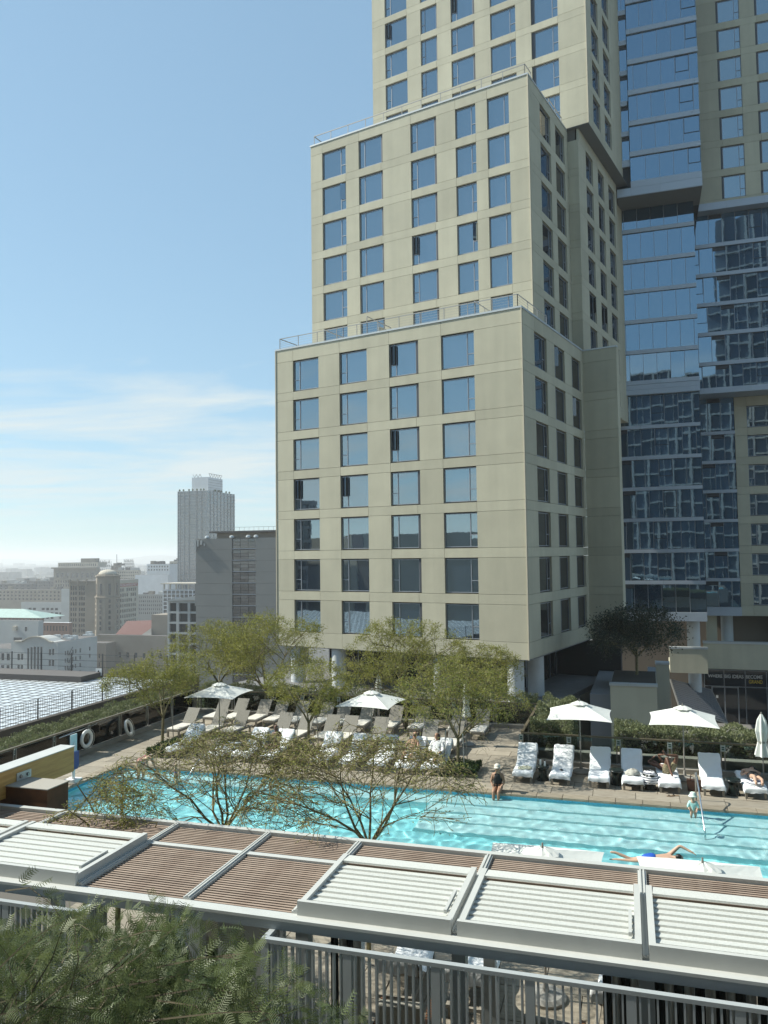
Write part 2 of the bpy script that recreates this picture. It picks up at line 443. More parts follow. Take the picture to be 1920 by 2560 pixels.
# upper tower, overhanging to the right
rowsT = [(45.75 + 3.2 * k, 48.29 + 3.2 * k) for k in range(9)]
xT = 0.5
core(hotel, -21.28, xT - 0.34, 16.04 + PT + .12, 24.9, 44.9, 76)
facade(hotel, 'front', 16.04, -21.3, xT, rowsT, [
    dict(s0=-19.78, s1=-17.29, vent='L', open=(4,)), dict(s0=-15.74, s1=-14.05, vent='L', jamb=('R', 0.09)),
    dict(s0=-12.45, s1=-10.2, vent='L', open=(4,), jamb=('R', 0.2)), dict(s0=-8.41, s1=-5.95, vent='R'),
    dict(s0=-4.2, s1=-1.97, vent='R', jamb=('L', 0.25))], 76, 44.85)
facade(hotel, 'side', xT, 16.04 + PT + 0.01, 25.0, rowsT, [dict(s0=17.75, s1=20.05, vent='R'), dict(s0=21.6, s1=23.9, vent='R')], 76, 44.85)
piece('corner_trim', M_edge, hotel, xT - 0.015, xT + 0.05, 15.99, 16.055, 44.85, 76)
MB().box(xC - 2.0, xT + 0.0, 16.06, 25.0, 44.81, 44.848).build('soffit', M_soffit, hotel)
MB().box(-9, xT - 0.45, 24.95, 31, 44.9, 76).build('rear_wall', M_panel, hotel)
MB().box(-9, xT + 0.0, 25.0, 31, 44.80, 44.845).build('soffit', M_soffit, hotel)
# terrace railings
rail(hotel, [(-21.0, 2.6, 24.5), (-21.0, 0.3, 24.5), (-0.35, 0.3, 24.5), (-0.35, 6.2, 24.5)])
rail(hotel, [(-21.9, 8.6, 44.77), (-21.9, 6.64, 44.77), (-1.75, 6.64, 44.77), (-1.75, 8.0, 44.77)], cable=0)
rail(hotel, [(-1.75, 12.2, 44.77), (-1.75, 15.6, 44.77)], cable=0)
for x in (-16.6, -12.6, -3.6):                          # terrace dividers between the guest rooms
    rail(hotel, [(x, 0.36, 24.5), (x, 4.0, 24.5)], h=1.05 if x != -12.6 else 1.45, cable=0)
MB().box(-12.68, -12.52, 2.2, 6.3, 24.42, 25.6).build('terrace_divider', M_panel, hotel)
# columns and recessed lobby under the lowest block
for (x, y) in [(-15.75, 0.75), (-6.9, 0.75), (-1.25, 0.75), (-0.85, 3.6), (-19.8, 0.9)]:
    MB().lathe([(0.58, -2.4), (0.58, 0.46)], 28).build('column', M_column, hotel, (x, y, 0), smooth=False)
MB().box(-20.5, -2.5, 6.2, 13.5, -2.4, 0.46).build('lobby_glazing', M_dglass, hotel)
for k in range(13):
    x = -20.4 + k * 1.49
    piece('mullion', M_frame, hotel, x - 0.04, x + 0.04, 6.1, 6.195, -2.4, 0.455)
for k in range(5):
    y = 6.4 + k * 1.6
    piece('mullion', M_frame, hotel, -2.495, -2.41, y - 0.04, y + 0.04, -2.4, 0.455)
MB().box(-21, 2.6, 13.6, 14.0, -11, 0.45).build('rear_wall', M_dark, hotel)
MB().box(-24, 1.4, -2.2, 14.0, -2.75, -2.4).build('terrace_slab', M_plaza, hotel)
MB().box(-24, 1.4, -1.2, 14.0, -11, -2.76).build('podium_wall', M_panel, hotel)

# ================================================================== glass wing (own orientation)
wing = thing('glass_tower', 'blue glass curtain wall tower with grey floor bands beside the beige hotel blocks', 'building', (0, 0, 0), RZ_G)
def glass_face(x0, x1, n, bands, bh, ztop, zbot, step=1.33, off=0.0, louvre=(), vents=(), proud=0.14, joints=2):
    """bands: tops of the floor bands, from the top down."""
    tops = [ztop] + [b - bh for b in bands]; bots = list(bands) + [zbot]
    for i, (zt, zb) in enumerate(zip(tops, bots)):
        if zt - zb < 0.2: continue
        o_ = (off + 0.31 * i) % step
        xs = [x0] + [x for x in [x0 + o_ + k * step for k in range(40)] if x0 + 0.25 < x < x1 - 0.25] + [x1]
        for k, (a, b) in enumerate(zip(xs, xs[1:])):
            tl = (random.gauss(0, 0.004), 0, random.gauss(0, 0.005))
            zz = zt - 0.42 if k in louvre else zt
            piece('pane', M_cglass, wing, a + 0.015, b - 0.015, n + 0.05, n + 0.08, zb + 0.02, zz - 0.02, tl)
            if k in louvre: piece('louvre', M_reveal, wing, a + 0.04, b - 0.04, n + 0.06, n + 0.11, zz + 0.03, zt - 0.03)
            if k: piece('mullion', M_frame, wing, a - 0.022, a + 0.022, n - 0.005, n + 0.045, zb, zt)
            if k in vents:
                zv = zb + (zt - zb) * 0.38
                b_ = MB()
                for (p0, p1, q0, q1) in [(a + .04, b - .04, zv, zv + .045), (a + .04, b - .04, zt - .085, zt - .04), (a + .04, a + .08, zv + .045, zt - .085), (b - .08, b - .04, zv + .045, zt - .085)]:
                    b_.box(p0, p1, n + 0.0, n + 0.042, q0, q1)
                b_.build('vent_frame', M_reveal, wing)
    for i, zt in enumerate(bands):
        js = [x0 - 0.02] + sorted(x0 + (x1 - x0) * ((j + 0.55 - 0.11 * i) / joints % 1.0) for j in range(joints)) + [x1 + 0.02]
        for a, b in zip(js, js[1:]):
            if b - a > 0.15: piece('floor_band', M_band, wing, a, b - 0.015, n - proud, n + 0.3, zt - bh, zt)
def seq(top, n, d=3.2): return [round(top - d * k, 2) for k in range(n)]
M_wcore = mat('wing_core', (0.05, 0.055, 0.06), 0.7)
def wcore(*b): MB().box(*b).build('core_wall', M_wcore, wing)
glass_face(-0.42, 6.25, 82.1, seq(73.61, 9), 0.5, 76, 44.95, vents=(4,))
for a, b in [(-0.42, 2.4), (2.41, 6.27)]: piece('fascia', M_band, wing, a, b, 81.97, 82.5, 44.3, 44.95)
for a, b in [(-1.77, -0.44), (-0.43, 2.4), (2.41, 6.27)]: piece('fascia', M_band, wing, a, b, 81.96, 82.6, 43.46, 44.28)
wcore(-0.41, 6.24, 82.22, 95, 43.5, 76)
glass_face(-1.8, -0.46, 82.5, seq(72.8, 9), 0.5, 76, 47.4, louvre=(0,), step=5)
piece('fascia', M_band, wing, -1.82, -0.44, 82.35, 82.8, 46.8, 47.4)
wcore(-1.79, -0.42, 82.62, 95, 43.6, 76)
MB().box(-1.77, 6.25, 82.1, 86.5, 43.42, 43.455).build('soffit', M_soffit, wing)
MB().box(-1.8, -0.43, 82.52, 85, 46.74, 46.79).build('soffit', M_soffit, wing)
glass_face(-1.74, 5.6, 85.2, seq(41.24, 6), 0.4, 43.42, 24.8, off=0.45)
for a, b in [(-1.74, 2.3), (2.31, 5.62)]: piece('fascia', M_band, wing, a, b, 85.04, 85.4, 24.3, 24.8)
for a, b in [(-2.42, 0.7), (0.71, 4.7), (4.71, 5.62)]: piece('fascia', M_band, wing, a, b, 85.0, 85.5, 23.77, 24.28)
wcore(-2.4, 5.58, 85.62, 95, 0.6, 43.4)
glass_face(-2.42, 5.55, 85.5, seq(20.63, 6), 0.36, 23.77, 1.46, off=0.6, louvre=(0,), vents=(3,))
for a, b in [(-2.42, 1.2), (1.21, 3.9), (3.91, 5.57)]: piece('fascia', M_band, wing, a, b, 85.32, 85.9, 0.57, 1.46)
glass_face(5.62, 22, 90.2, seq(40.5, 5), 0.4, 43.7, 24.9, step=1.32, off=0.4, louvre=(2,), vents=(0, 5), joints=3)
for a, b in [(6.3, 9.0), (9.01, 12.8), (12.81, 22)]: piece('fascia', M_band, wing, a, b, 88.9, 90.4, 43.7, 44.46)
for a, b in [(5.65, 7.1), (7.11, 11.0), (11.01, 22)]: piece('fascia', M_band, wing, a, b, 90.0, 93.4, 24.3, 24.9)
wcore(5.64, 22, 90.32, 97, 24.4, 44.4)
glass_face(5.7, 9.5, 93.2, seq(20.62, 6), 0.34, 24.28, 1.5, step=1.33, off=1.1, louvre=(1,))
for a, b in [(5.7, 7.4), (7.41, 9.55)]: piece('fascia', M_band, wing, a, b, 93.05, 93.5, 0.57, 1.5)
wcore(5.68, 22, 93.55, 97.5, 0.6, 24.35)
rowsW = [(1.70 + 3.2 * k, 4.05 + 3.2 * k) for k in range(7)]
facade(wing, 'front', 93.2, 9.52, 22, rowsW, [dict(s0=10.75, s1=14.6, vent='L'), dict(s0=16.4, s1=20.0, vent='L')], 24.28, 0.57, wz=(0.05, 0.05))
rowsV = [(44.75 + 3.2 * k, 47.2 + 3.2 * k) for k in range(10)]
facade(wing, 'front', 89.0, 6.3, 22, rowsV, [dict(s0=8.9, s1=11.0, vent='R', jamb=('L', 0.2)), dict(s0=12.67, s1=14.95, vent='R', jamb=('L', 0.2)), dict(s0=16.6, s1=18.9, vent='R', jamb=('L', 0.2))], 76, 44.48, wz=(0.05, 0.05))
wcore(6.32, 22, 89.35, 97, 44.5, 76)
# open ground floor: columns, parapets, shop front with lettering, slanted canopy
for (x, y) in [(4.33, 87.2), (8.2, 95.2), (13.5, 95.2)]:
    MB().lathe([(0.63, -11), (0.63, 0.56)], 28).build('column', M_column, wing, (x, y, 0))
MB().box(1.9, 5.4, 84, 84.4, -4.4, -2.06).build('parapet', M_panel, wing)
piece('coping', M_coping, wing, 1.85, 5.45, 83.95, 84.6, -2.05, -1.86)
MB().box(1.9, 5.4, 84.41, 89.6, -4.4, -3.6).build('balcony_slab', M_panel, wing)
MB().box(5.3, 22, 88, 88.4, -4.45, -1.9).build('parapet', M_panel, wing)
piece('coping', M_coping, wing, 5.25, 22, 87.95, 88.7, -1.89, -1.68)
MB().box(5.42, 22, 88.41, 96.4, -4.45, -3.7).build('balcony_slab', M_panel, wing)
MB().box(-6, 22, 96.5, 96.9, -11, 0.55).build('rear_wall', mat('brown_rear_wall', (0.20, 0.165, 0.13), 0.9), wing)
MB().box(6.0, 7.1, 94, 94.4, -3.69, 0.55).build('pier', M_panel, wing)
shop = [5.6, 7.57, 9.68, 11.75, 16.5]
for a, b in zip(shop, shop[1:]):
    piece('shop_pane', M_dglass, wing, a + 0.03, b - 0.03, 93.5, 93.53, -7.0, -5.3)
    piece('shop_pane', M_dglass, wing, a + 0.03, b - 0.03, 93.5, 93.53, -10.95, -7.1)
for x in shop: piece('mullion', M_frame, wing, x - 0.035, x + 0.035, 93.42, 93.56, -11, -5.27)
for z in (-5.3, -7.05): piece('transom', M_frame, wing, 5.64, 16.5, 93.40, 93.49, z - 0.035, z + 0.035)
for x in (6.33, 7.6, 8.93): piece('door_frame', M_frame, wing, x - 0.05, x + 0.05, 93.36, 93.45, -11, -7.18)
piece('door_frame', M_frame, wing, 6.28, 8.98, 93.35, 93.455, -7.17, -7.09)
piece('notice', mat('white_notice', (0.6, 0.6, 0.58), 0.8), wing, 6.7, 6.92, 93.30, 93.31, -8.3, -8.0)
MB().box(5.5, 22, 93.6, 96.4, -11, -4.5).build('shop_interior', M_dark, wing)
def lettering(txt, x0, x1, z0, z1, y, m):
    cu = bpy.data.curves.new('lettering', 'FONT'); cu.body = txt; cu.extrude = 0.008; cu.offset = 0.012
    o = bpy.data.objects.new('tmp', cu); col.objects.link(o)
    dg = bpy.context.evaluated_depsgraph_get(); me = bpy.data.meshes.new_from_object(o.evaluated_get(dg))
    bpy.data.objects.remove(o)
    n = len(me.vertices); a = np.empty(n * 3); me.vertices.foreach_get('co', a); a = a.reshape(n, 3)
    mn, mx = a.min(0), a.max(0)
    b = np.empty_like(a)
    b[:, 0] = x0 + (a[:, 0] - mn[0]) / (mx[0] - mn[0]) * (x1 - x0)
    b[:, 2] = z0 + (a[:, 1] - mn[1]) / (mx[1] - mn[1]) * (z1 - z0)
    b[:, 1] = y - a[:, 2]
    me.vertices.foreach_set('co', b.ravel()); me.materials.clear(); me.materials.append(m); me.update()
    return me
M_wlet = mat('white_lettering', (0.72, 0.74, 0.78), 0.7)
M_ylet = mat('yellow_lettering', (0.75, 0.55, 0.06), 0.7)
for txt, a, b, z0, z1, m in [('WHERE', 5.97, 7.41, -6.14, -5.79, M_wlet), ('BIG IDEAS', 7.62, 9.5, -6.14, -5.77, M_wlet), ('BECOME', 9.74, 11.37, -6.13, -5.75, M_wlet), ('GRAND', 10.02, 11.35, -6.65, -6.26, M_ylet)]:
    put('lettering', lettering(txt, a, b, z0, z1, 93.46, m), wing)
def ribbed_canopy():
    A_, B_, C_, D_ = Vector((1.92, 86, -5.3)), Vector((5.9, 88.5, -6.6)), Vector((7.0, 84.5, -9.1)), Vector((2.6, 82.5, -7.4))
    b = MB()
    for k in range(14):
        t0, t1 = k / 14, (k + 0.72) / 14
        b.add([A_.lerp(D_, t0), B_.lerp(C_, t0), B_.lerp(C_, t1), A_.lerp(D_, t1)] + [p - Vector((0, 0, 0.08)) for p in (A_.lerp(D_, t0), B_.lerp(C_, t0), B_.lerp(C_, t1), A_.lerp(D_, t1))],
              [(0, 1, 2, 3), (7, 6, 5, 4), (0, 4, 5, 1), (2, 6, 7, 3), (1, 5, 6, 2), (3, 7, 4, 0)])
    return b, (A_, B_, C_, D_)
cb, cc = ribbed_canopy()
can = thing('ribbed_canopy', 'slanted dark ribbed metal canopy in the shaded court below the glass tower', 'canopy', (0, 0, 0), RZ_G)
cb.build('rib', mat('canopy_metal', (0.16, 0.165, 0.18), 0.5, metal=0.4), can)
fr_ = MB()
for a, b in zip(cc, cc[1:] + cc[:1]): fr_.bar(a - Vector((0, 0, .1)), b - Vector((0, 0, .1)), 0.14)
fr_.build('edge_frame', M_steel, can)
sp = MB(); [sp.bar(p - Vector((0, 0, .15)), (p.x, p.y, -11), 0.12) for p in (cc[0], cc[1], cc[3])]
sp.build('support_post', M_steel, can)
# planter with a dark tree, court walls
plw = thing('planter_box', 'tall beige planter block with metal coping behind the white parasols', 'planter', (0, 0, 0), RZ_G)
MB().box(-2.54, 0.4, 55, 61.5, -11, -1.2).build('wall', M_panel, plw)
for a, b in [(-2.6, -1.3), (-1.29, 0.45)]: piece('coping', M_coping, plw, a, b, 54.94, 55.5, -1.19, -1.04)
MB().box(-2.5, 0.36, 55.5, 61.4, -1.19, -1.1).build('soil', mat('soil', (0.05, 0.04, 0.03), 0.95), plw)
MB().box(-3.9, -2.56, 55.5, 68, -11, -1.9).build('side_wall', mat('grey_stone_wall', (0.2, 0.205, 0.215), 0.8), plw)
MB().box(0.47, 1.56, 72, 73, -11, -2.02).build('pier', M_panel, plw)
piece('coping', M_coping, plw, 0.42, 1.6, 71.94, 73.05, -2.01, -1.84)
MB().box(-0.2, 0.46, 61.6, 72.5, -11, -2.3).build('side_wall', mat('grey_stone_wall', (0.2, 0.2, 0.2)), plw)
# ================================================================== ground, deck, pool
M_ground = mat('city_ground', (0.13, 0.125, 0.115), 0.95, vary=0.35, scale=0.01)
struct('ground', MB().add([(-12000, -3000, -64), (12000, -3000, -64), (12000, 14000, -64), (-12000, 14000, -64)], [(0, 1, 2, 3)]), M_ground)
court = MB(); court.box(-4.2, 60, 30.2, 140, -11.4, -11)
struct('court_paving', court, M_plaza, rz=RZ_P)
deck = tag(put('pool_deck', None, None, (0, 0, 0), RZ_P), kind='structure')
M_deckbase = mat('deck_base', (0.12, 0.11, 0.095), 0.9)
M_paver = mat('travertine_plank', (0.235, 0.20, 0.155), 0.75, c2=(0.36, 0.32, 0.255), scale=2.2, rnd=0.16, bump=0.3, bscale=26, stretch=(1.0, 6.0, 1.0))
M_cope = mat('grooved_coping_stone', (0.27, 0.225, 0.165), 0.75, c2=(0.40, 0.35, 0.27), scale=3.0, rnd=0.12, stretch=(1.0, 6.0, 1.0))
PU0, PU1, PV0, PV1 = -18.15, 14.0, 16.0, 25.66
b = MB()
b.box(-21.6, -18.6, 5.0, 36.2, -3, -0.062)
b.box(-18.6, 14.5, 26.1, 29.8, -3, -0.06)
b.box(-18.6, -3.8, 29.8, 36.2, -3, -0.061)
b.box(-18.6, 14.5, 5.0, 15.6, -3, -0.06)
b.build('base_slab', M_deckbase, deck)
b = MB(); b.box(-24.5, 16, 3.5, 36.4, -11.4, -3.01); b.build('podium_wall', M_panel, deck)
npv = 0
rest = MB()
def paver_row(u0, u1, v0, v1, off, ln=1.3, m=None, name='paver'):
    global npv
    u = u0 - off
    while u < u1:
        a, c = max(u, u0), min(u + ln, u1)
        if c - a > 0.08:
            h = random.uniform(-0.004, 0.003)
            if npv < 290: piece(name, m or M_paver, deck, a + 0.008, c - 0.008, v0 + 0.008, v1 - 0.008, -0.06, 0.0 + round(h, 3)); npv += 1
            else: rest.box(a + 0.008, c - 0.008, v0 + 0.008, v1 - 0.008, -0.06, h)
        u += ln
for i in range(5): paver_row(-18.15, 9.0, 26.12 + i * 0.72, 26.12 + (i + 1) * 0.72, (i % 2) * 0.63)
for i in range(13): paver_row(-20.9 + (0 if i % 2 else .0), -18.16, 18.0 + i * 0.72, 18.0 + (i + 1) * 0.72, (i % 3) * 0.4)
for i in range(9): paver_row(-18.15, -4.0, 29.72 + i * 0.68, 29.72 + (i + 1) * 0.68, (i % 2) * 0.63)
for i in range(12): paver_row(-20.9, -18.16, 27.36 + i * 0.68, 27.36 + (i + 1) * 0.68, (i % 2) * 0.6)
for i in range(7): paver_row(-12, 9, 8.2 + i * 1.05, 9.25 + i * 1.05, (i % 2) * 0.65)
tag(rest.build('paver_field', M_paver, deck), kind='stuff')
# grooved coping stones round the pool
def coping_stone(ln):
    g = MB(); g.box(0.006, ln - 0.006, 0.0, 0.46, -0.13, -0.012)
    for k in range(6): g.box(0.012, ln - 0.012, 0.012 + k * 0.072, 0.012 + k * 0.072 + 0.05, -0.012, 0.012)
    return g.mesh('coping_stone', M_cope)
_cs = coping_stone(0.8)
for k in range(40):
    u = PU0 + k * 0.8
    if u < 8: put('coping_stone', _cs, deck, (u, PV1 - 0.0, 0))
for k in range(12): put('coping_stone', _cs, deck, (PU0, PV1 - 0.0 - k * 0.8 + 0.45 - 0.8, 0), math.pi / 2)
# pool basin and water
pool = tag(put('pool_basin', None, None, (0, 0, 0), RZ_P), kind='structure')
M_basin = mat('aqua_pool_plaster', (0.34, 0.80, 0.86), 0.6, c2=(0.46, 0.87, 0.91), scale=1.4)
M_step = mat('pale_pool_step', (0.58, 0.84, 0.87), 0.6, c2=(0.70, 0.90, 0.92), scale=6)
M_tile = mat('blue_waterline_tile', (0.07, 0.36, 0.50), 0.25, rnd=0.2, vary=0.2, scale=20)
b = MB()
b.add([(PU0, PV0, -1.05), (PU1, PV0, -1.05), (PU1, PV1, -1.05), (PU0, PV1, -1.05)], [(0, 1, 2, 3)])
b.build('pool_floor', M_basin, pool)
b = MB()
b.box(PU0 - 0.3, PU0, PV0 - 0.3, PV1 + 0.3, -1.05, -0.20); b.box(PU0, PU1, PV1, PV1 + 0.3, -1.05, -0.20)
b.box(PU0, PU1, PV0 - 0.3, PV0, -1.05, -0.05); b.build('pool_wall', M_basin, pool)
b = MB()
b.box(PU0 - 0.29, PU0 + 0.004, PV0 - 0.3, PV1 + 0.3, -0.199, -0.06); b.box(PU0 + 0.004, PU1, PV1 - 0.004, PV1 + 0.29, -0.199, -0.06)
b.build('waterline_tile', M_tile, pool)
for k, (dv, z) in enumerate([(0.75, -0.28), (1.45, -0.43), (2.15, -0.58), (2.85, -0.73)]):
    b = MB(); v1 = PV1 - 0.005 if k == 0 else PV1 - [0.75, 1.45, 2.15][k - 1] - 0.002
    b.box(-6.2, PU1 - 0.01, PV1 - dv, v1, -1.04, z); b.build('pool_step', M_step, pool)
b = MB(); b.box(PU0 + 0.3, -6.22, PV1 - 0.8, PV1 - 0.006, -1.04, -0.42); b.build('pool_bench', M_step, pool)
# water: a wavy surface that lets light through and mirrors the sky
wm = bpy.data.materials.new('pool_water'); wm.use_nodes = True
t = wm.node_tree; t.nodes.clear(); L = t.links.new
gls_ = t.nodes.new('ShaderNodeBsdfGlass'); gls_.inputs['Roughness'].default_value = 0.0; gls_.inputs['IOR'].default_value = 1.33
gls_.inputs['Color'].default_value = (0.86, 0.98, 0.99, 1)
mo = t.nodes.new('ShaderNodeOutputMaterial'); L(gls_.outputs[0], mo.inputs[0])
nu, nv = 680, 205
uu = np.linspace(PU0, PU1, nu); vv = np.linspace(PV0, PV1 - 0.006, nv); UU, VV = np.meshgrid(uu, vv)
ZZ = np.full_like(UU, -0.11); gw = np.random.default_rng(4)
for k in range(34):                                     # many short crossing ripples
    lam = 0.28 * 4.5 ** gw.random(); an = gw.normal(0.4, 1.1); am = 0.0025 * lam
    ZZ += am * np.sin((UU * np.cos(an) + VV * np.sin(an)) * 2 * np.pi / lam + gw.uniform(0, 6.28) + 0.9 * np.sin(UU * .37 + VV * .51 + k))
wv = [(float(a), float(c), float(z)) for a, c, z in zip(UU.ravel(), VV.ravel(), ZZ.ravel())]
wf = [(j * nu + i, j * nu + i + 1, (j + 1) * nu + i + 1, (j + 1) * nu + i) for j in range(nv - 1) for i in range(nu - 1)]
water = struct('pool_water', MB().add(wv, wf), wm, rz=RZ_P, smooth=True)
# real refracted sunlight on the pool floor
water.cycles.is_caustics_caster = True
sun_d.cycles.is_caustics_light = True
for o in pool.children: o.cycles.is_caustics_receiver = True
# near kerb strip of the pool and low wall under the far rail
struct('planting_kerb', MB().box(-18.6, 9, 15.55, 16.0, -0.05, 0.02), M_cope, rz=RZ_P)
M_kerb = mat('rail_kerb', (0.30, 0.285, 0.26), 0.85, vary=0.12, scale=2)
kb = MB()
kb.box(-20.95, -20.6, 8, 35.4, -0.05, 0.16); kb.box(-20.6, -3.7, 35.15, 35.5, -0.05, 0.16)
kb.box(-4.0, -3.72, 29.75, 35.15, -0.05, 0.16); kb.box(-4.0, 14, 29.45, 29.74, -0.05, 0.16)
kb.box(-3.7, 14, 29.9, 30.3, -2.0, 0.42)
struct('rail_kerb', kb, M_kerb, rz=RZ_P)
# glass guard rails
M_grail = mat('bronze_rail', (0.17, 0.135, 0.085), 0.45, metal=0.5)
gm = bpy.data.materials.new('clear_guard_glass'); gm.use_nodes = True
t = gm.node_tree; t.nodes.clear(); L = t.links.new
a_ = t.nodes.new('ShaderNodeBsdfTransparent'); a_.inputs[0].default_value = (0.72, 0.77, 0.74, 1)
c_ = t.nodes.new('ShaderNodeBsdfGlossy'); c_.inputs['Roughness'].default_value = 0.02
f_ = t.nodes.new('ShaderNodeFresnel'); f_.inputs[0].default_value = 1.5
m_ = t.nodes.new('ShaderNodeMixShader'); L(f_.outputs[0], m_.inputs[0]); L(a_.outputs[0], m_.inputs[1]); L(c_.outputs[0], m_.inputs[2])
o_ = t.nodes.new('ShaderNodeOutputMaterial'); L(m_.outputs[0], o_.inputs[0])
MATS['clear_guard_glass'] = gm
M_sign = mat('small_plate', (0.55, 0.60, 0.58), 0.5)
M_signd = mat('plate_symbol', (0.06, 0.12, 0.11), 0.6)
def guard(name, label, p0, p1, nposts):
    r_ = thing(name, label, 'railing', (0, 0, 0), RZ_P)
    a, c = Vector(p0), Vector(p1); d = (c - a); Ln = d.length; e = d.normalized(); s = Vector((-e.y, e.x, 0))
    MB().bar(a + Vector((0, 0, 1.08)), c + Vector((0, 0, 1.08)), 0.10, 0.05).build('top_rail', M_grail, r_)
    for i in range(nposts):
        p = a.lerp(c, i / (nposts - 1))
        q = MB()
        for k in (-0.06, 0.06): q.bar(p + e * k + Vector((0, 0, 0.1)), p + e * k + Vector((0, 0, 1.05)), 0.022, 0.045)
        q.build('post', M_steel, r_)
        ang = math.atan2(e.y, e.x)
        pl = MB().box(-0.075, 0.075, -0.012, 0.0, 0.82, 1.02).build('plate', M_sign, r_, p - s * 0.035 * (1 if s.y > 0 else -1) * 1.0, ang)
        MB().box(-0.045, 0.045, -0.018, -0.0125, 0.86, 0.91).box(-0.045, 0.045, -0.018, -0.0125, 0.93, 0.98).build('plate_symbol', M_signd, pl)
        if i < nposts - 1:
            p2 = a.lerp(c, (i + 1) / (nposts - 1))
            MB().bar(p + e * 0.09 + Vector((0, 0, 0.60)), p2 - e * 0.09 + Vector((0, 0, 0.60)), 0.012, 0.86).build('glass_panel', gm, r_)
    return r_
guard('guard_rail', 'glass guard rail with bronze handrail behind the right-hand white loungers', (-3.9, 29.6, 0), (9.8, 29.6, 0), 9)
guard('guard_rail', 'short glass guard rail returning towards the hotel beside the stepped path', (-3.88, 29.75, 0), (-3.88, 35.1, 0), 4)
guard('guard_rail', 'far glass guard rail along the hedge behind the grey loungers', (-20.5, 35.3, 0), (-3.95, 35.3, 0), 10)
guard('guard_rail', 'glass guard rail on the left edge of the deck where the life rings hang', (-20.75, 9, 0), (-20.75, 35.2, 0), 14)
# ================================================================== pergola, screen fence
M_pmet = mat('pergola_paint', (0.50, 0.51, 0.49), 0.5, vary=0.05, scale=2)
M_louv = mat('louvre_paint', (0.56, 0.57, 0.54), 0.55, vary=0.10, scale=40, rnd=0.03)
M_slat = mat('redwood_slat', (0.27, 0.195, 0.15), 0.7, c2=(0.40, 0.315, 0.25), scale=3, rnd=0.12, stretch=(1, 12, 12))
M_fence = mat('grey_fence_paint', (0.38, 0.41, 0.42), 0.45, vary=0.04, scale=3)
ZP = 2.9
RAFT = [-15.2, -12.7, -10.29, -7.85, -6.06, -4.40, -2.22, 0.08, 2.38, 4.7]
pg = thing('pergola', 'long white metal pergola with redwood slats and louvred roof panels along the pool', 'pergola', (0, 0, 0), RZ_P)
MB().box(-15.3, 4.8, 9.86, 10.02, 2.74, 2.86).build('front_beam', M_fence, pg)
MB().box(-15.3, 4.8, 9.845, 9.925, 2.861, 2.90).build('beam_cap', M_pmet, pg)
MB().box(-15.3, 4.8, 9.93, 10.068, 2.80, 2.882).build('gutter', M_pmet, pg)
MB().box(-15.3, 4.8, 12.72, 12.84, 2.60, 2.93).build('rear_beam', M_pmet, pg)
for i, u in enumerate(RAFT):
    piece('rafter', M_pmet, pg, u - 0.06, u + 0.06, 10.07, 12.715, 2.68, 2.91)
    piece('rafter_cap', M_pmet, pg, u - 0.035, u - 0.012, 10.07, 12.715, 2.911, 2.93)
    piece('rafter_cap', M_pmet, pg, u + 0.012, u + 0.035, 10.07, 12.715, 2.911, 2.93)
    for v in (10.36, 12.6): piece('post', M_fence, pg, u - 0.09, u + 0.09, v - 0.09, v + 0.09, 0.0, 2.55)
def slats(u0, u1, v0, v1, pitch=0.071):
    n = int((v1 - v0) / pitch)
    for k in range(n):
        v = v0 + (k + 0.5) * (v1 - v0) / n
        piece('slat', M_slat, pg, u0 + 0.065, u1 - 0.065, v - 0.019, v + 0.019, 2.80, 2.875, (0, 0, random.gauss(0, 0.0008)))
bays = list(zip(RAFT, RAFT[1:]))
for (a, c) in bays[1:]: slats(a, c, 11.90, 12.70)
for (a, c) in bays[3:5]: slats(a, c, 10.08, 11.77)
for (a, c) in bays[3:5]: piece('middle_beam', M_pmet, pg, a + 0.065, c - 0.065, 11.775, 11.89, 2.70, 2.905)
def louvres(a, c, tilt, n=9, gap=1.0):
    z = 2.94
    for (x0, x1) in ((a + 0.04, a + 0.12), (c - 0.12, c - 0.04)):
        piece('louvre_frame', M_pmet, pg, x0, x1, 10.1, 11.86, z - 0.03, z + 0.10)
    piece('louvre_frame', M_pmet, pg, a + 0.04, c - 0.04, 10.03, 10.095, z - 0.057, z + 0.13)
    piece('louvre_plate', M_louv, pg, a + 0.125, c - 0.125, 11.60, 11.86, z + 0.06, z + 0.09, (R(-3), 0, 0))
    for k in range(n):
        v = 10.10 + (k + 0.5) * (11.60 - 10.10) / n
        wd = 0.172 * gap
        piece('louvre_blade', M_louv, pg, a + 0.115, c - 0.115, v - wd / 2, v + wd / 2, z + 0.02, z + 0.045, (R(tilt), 0, 0))
    piece('drive_arm', M_pmet, pg, c - 0.19, c - 0.15, 10.3, 10.95, z + 0.08, z + 0.13)
for (a, c) in bays[5:]: louvres(a, c, -9)
for (a, c) in bays[1:3]: louvres(a, c, -7, n=8, gap=1.12)
louvres(*bays[0], -7, n=8, gap=1.12)

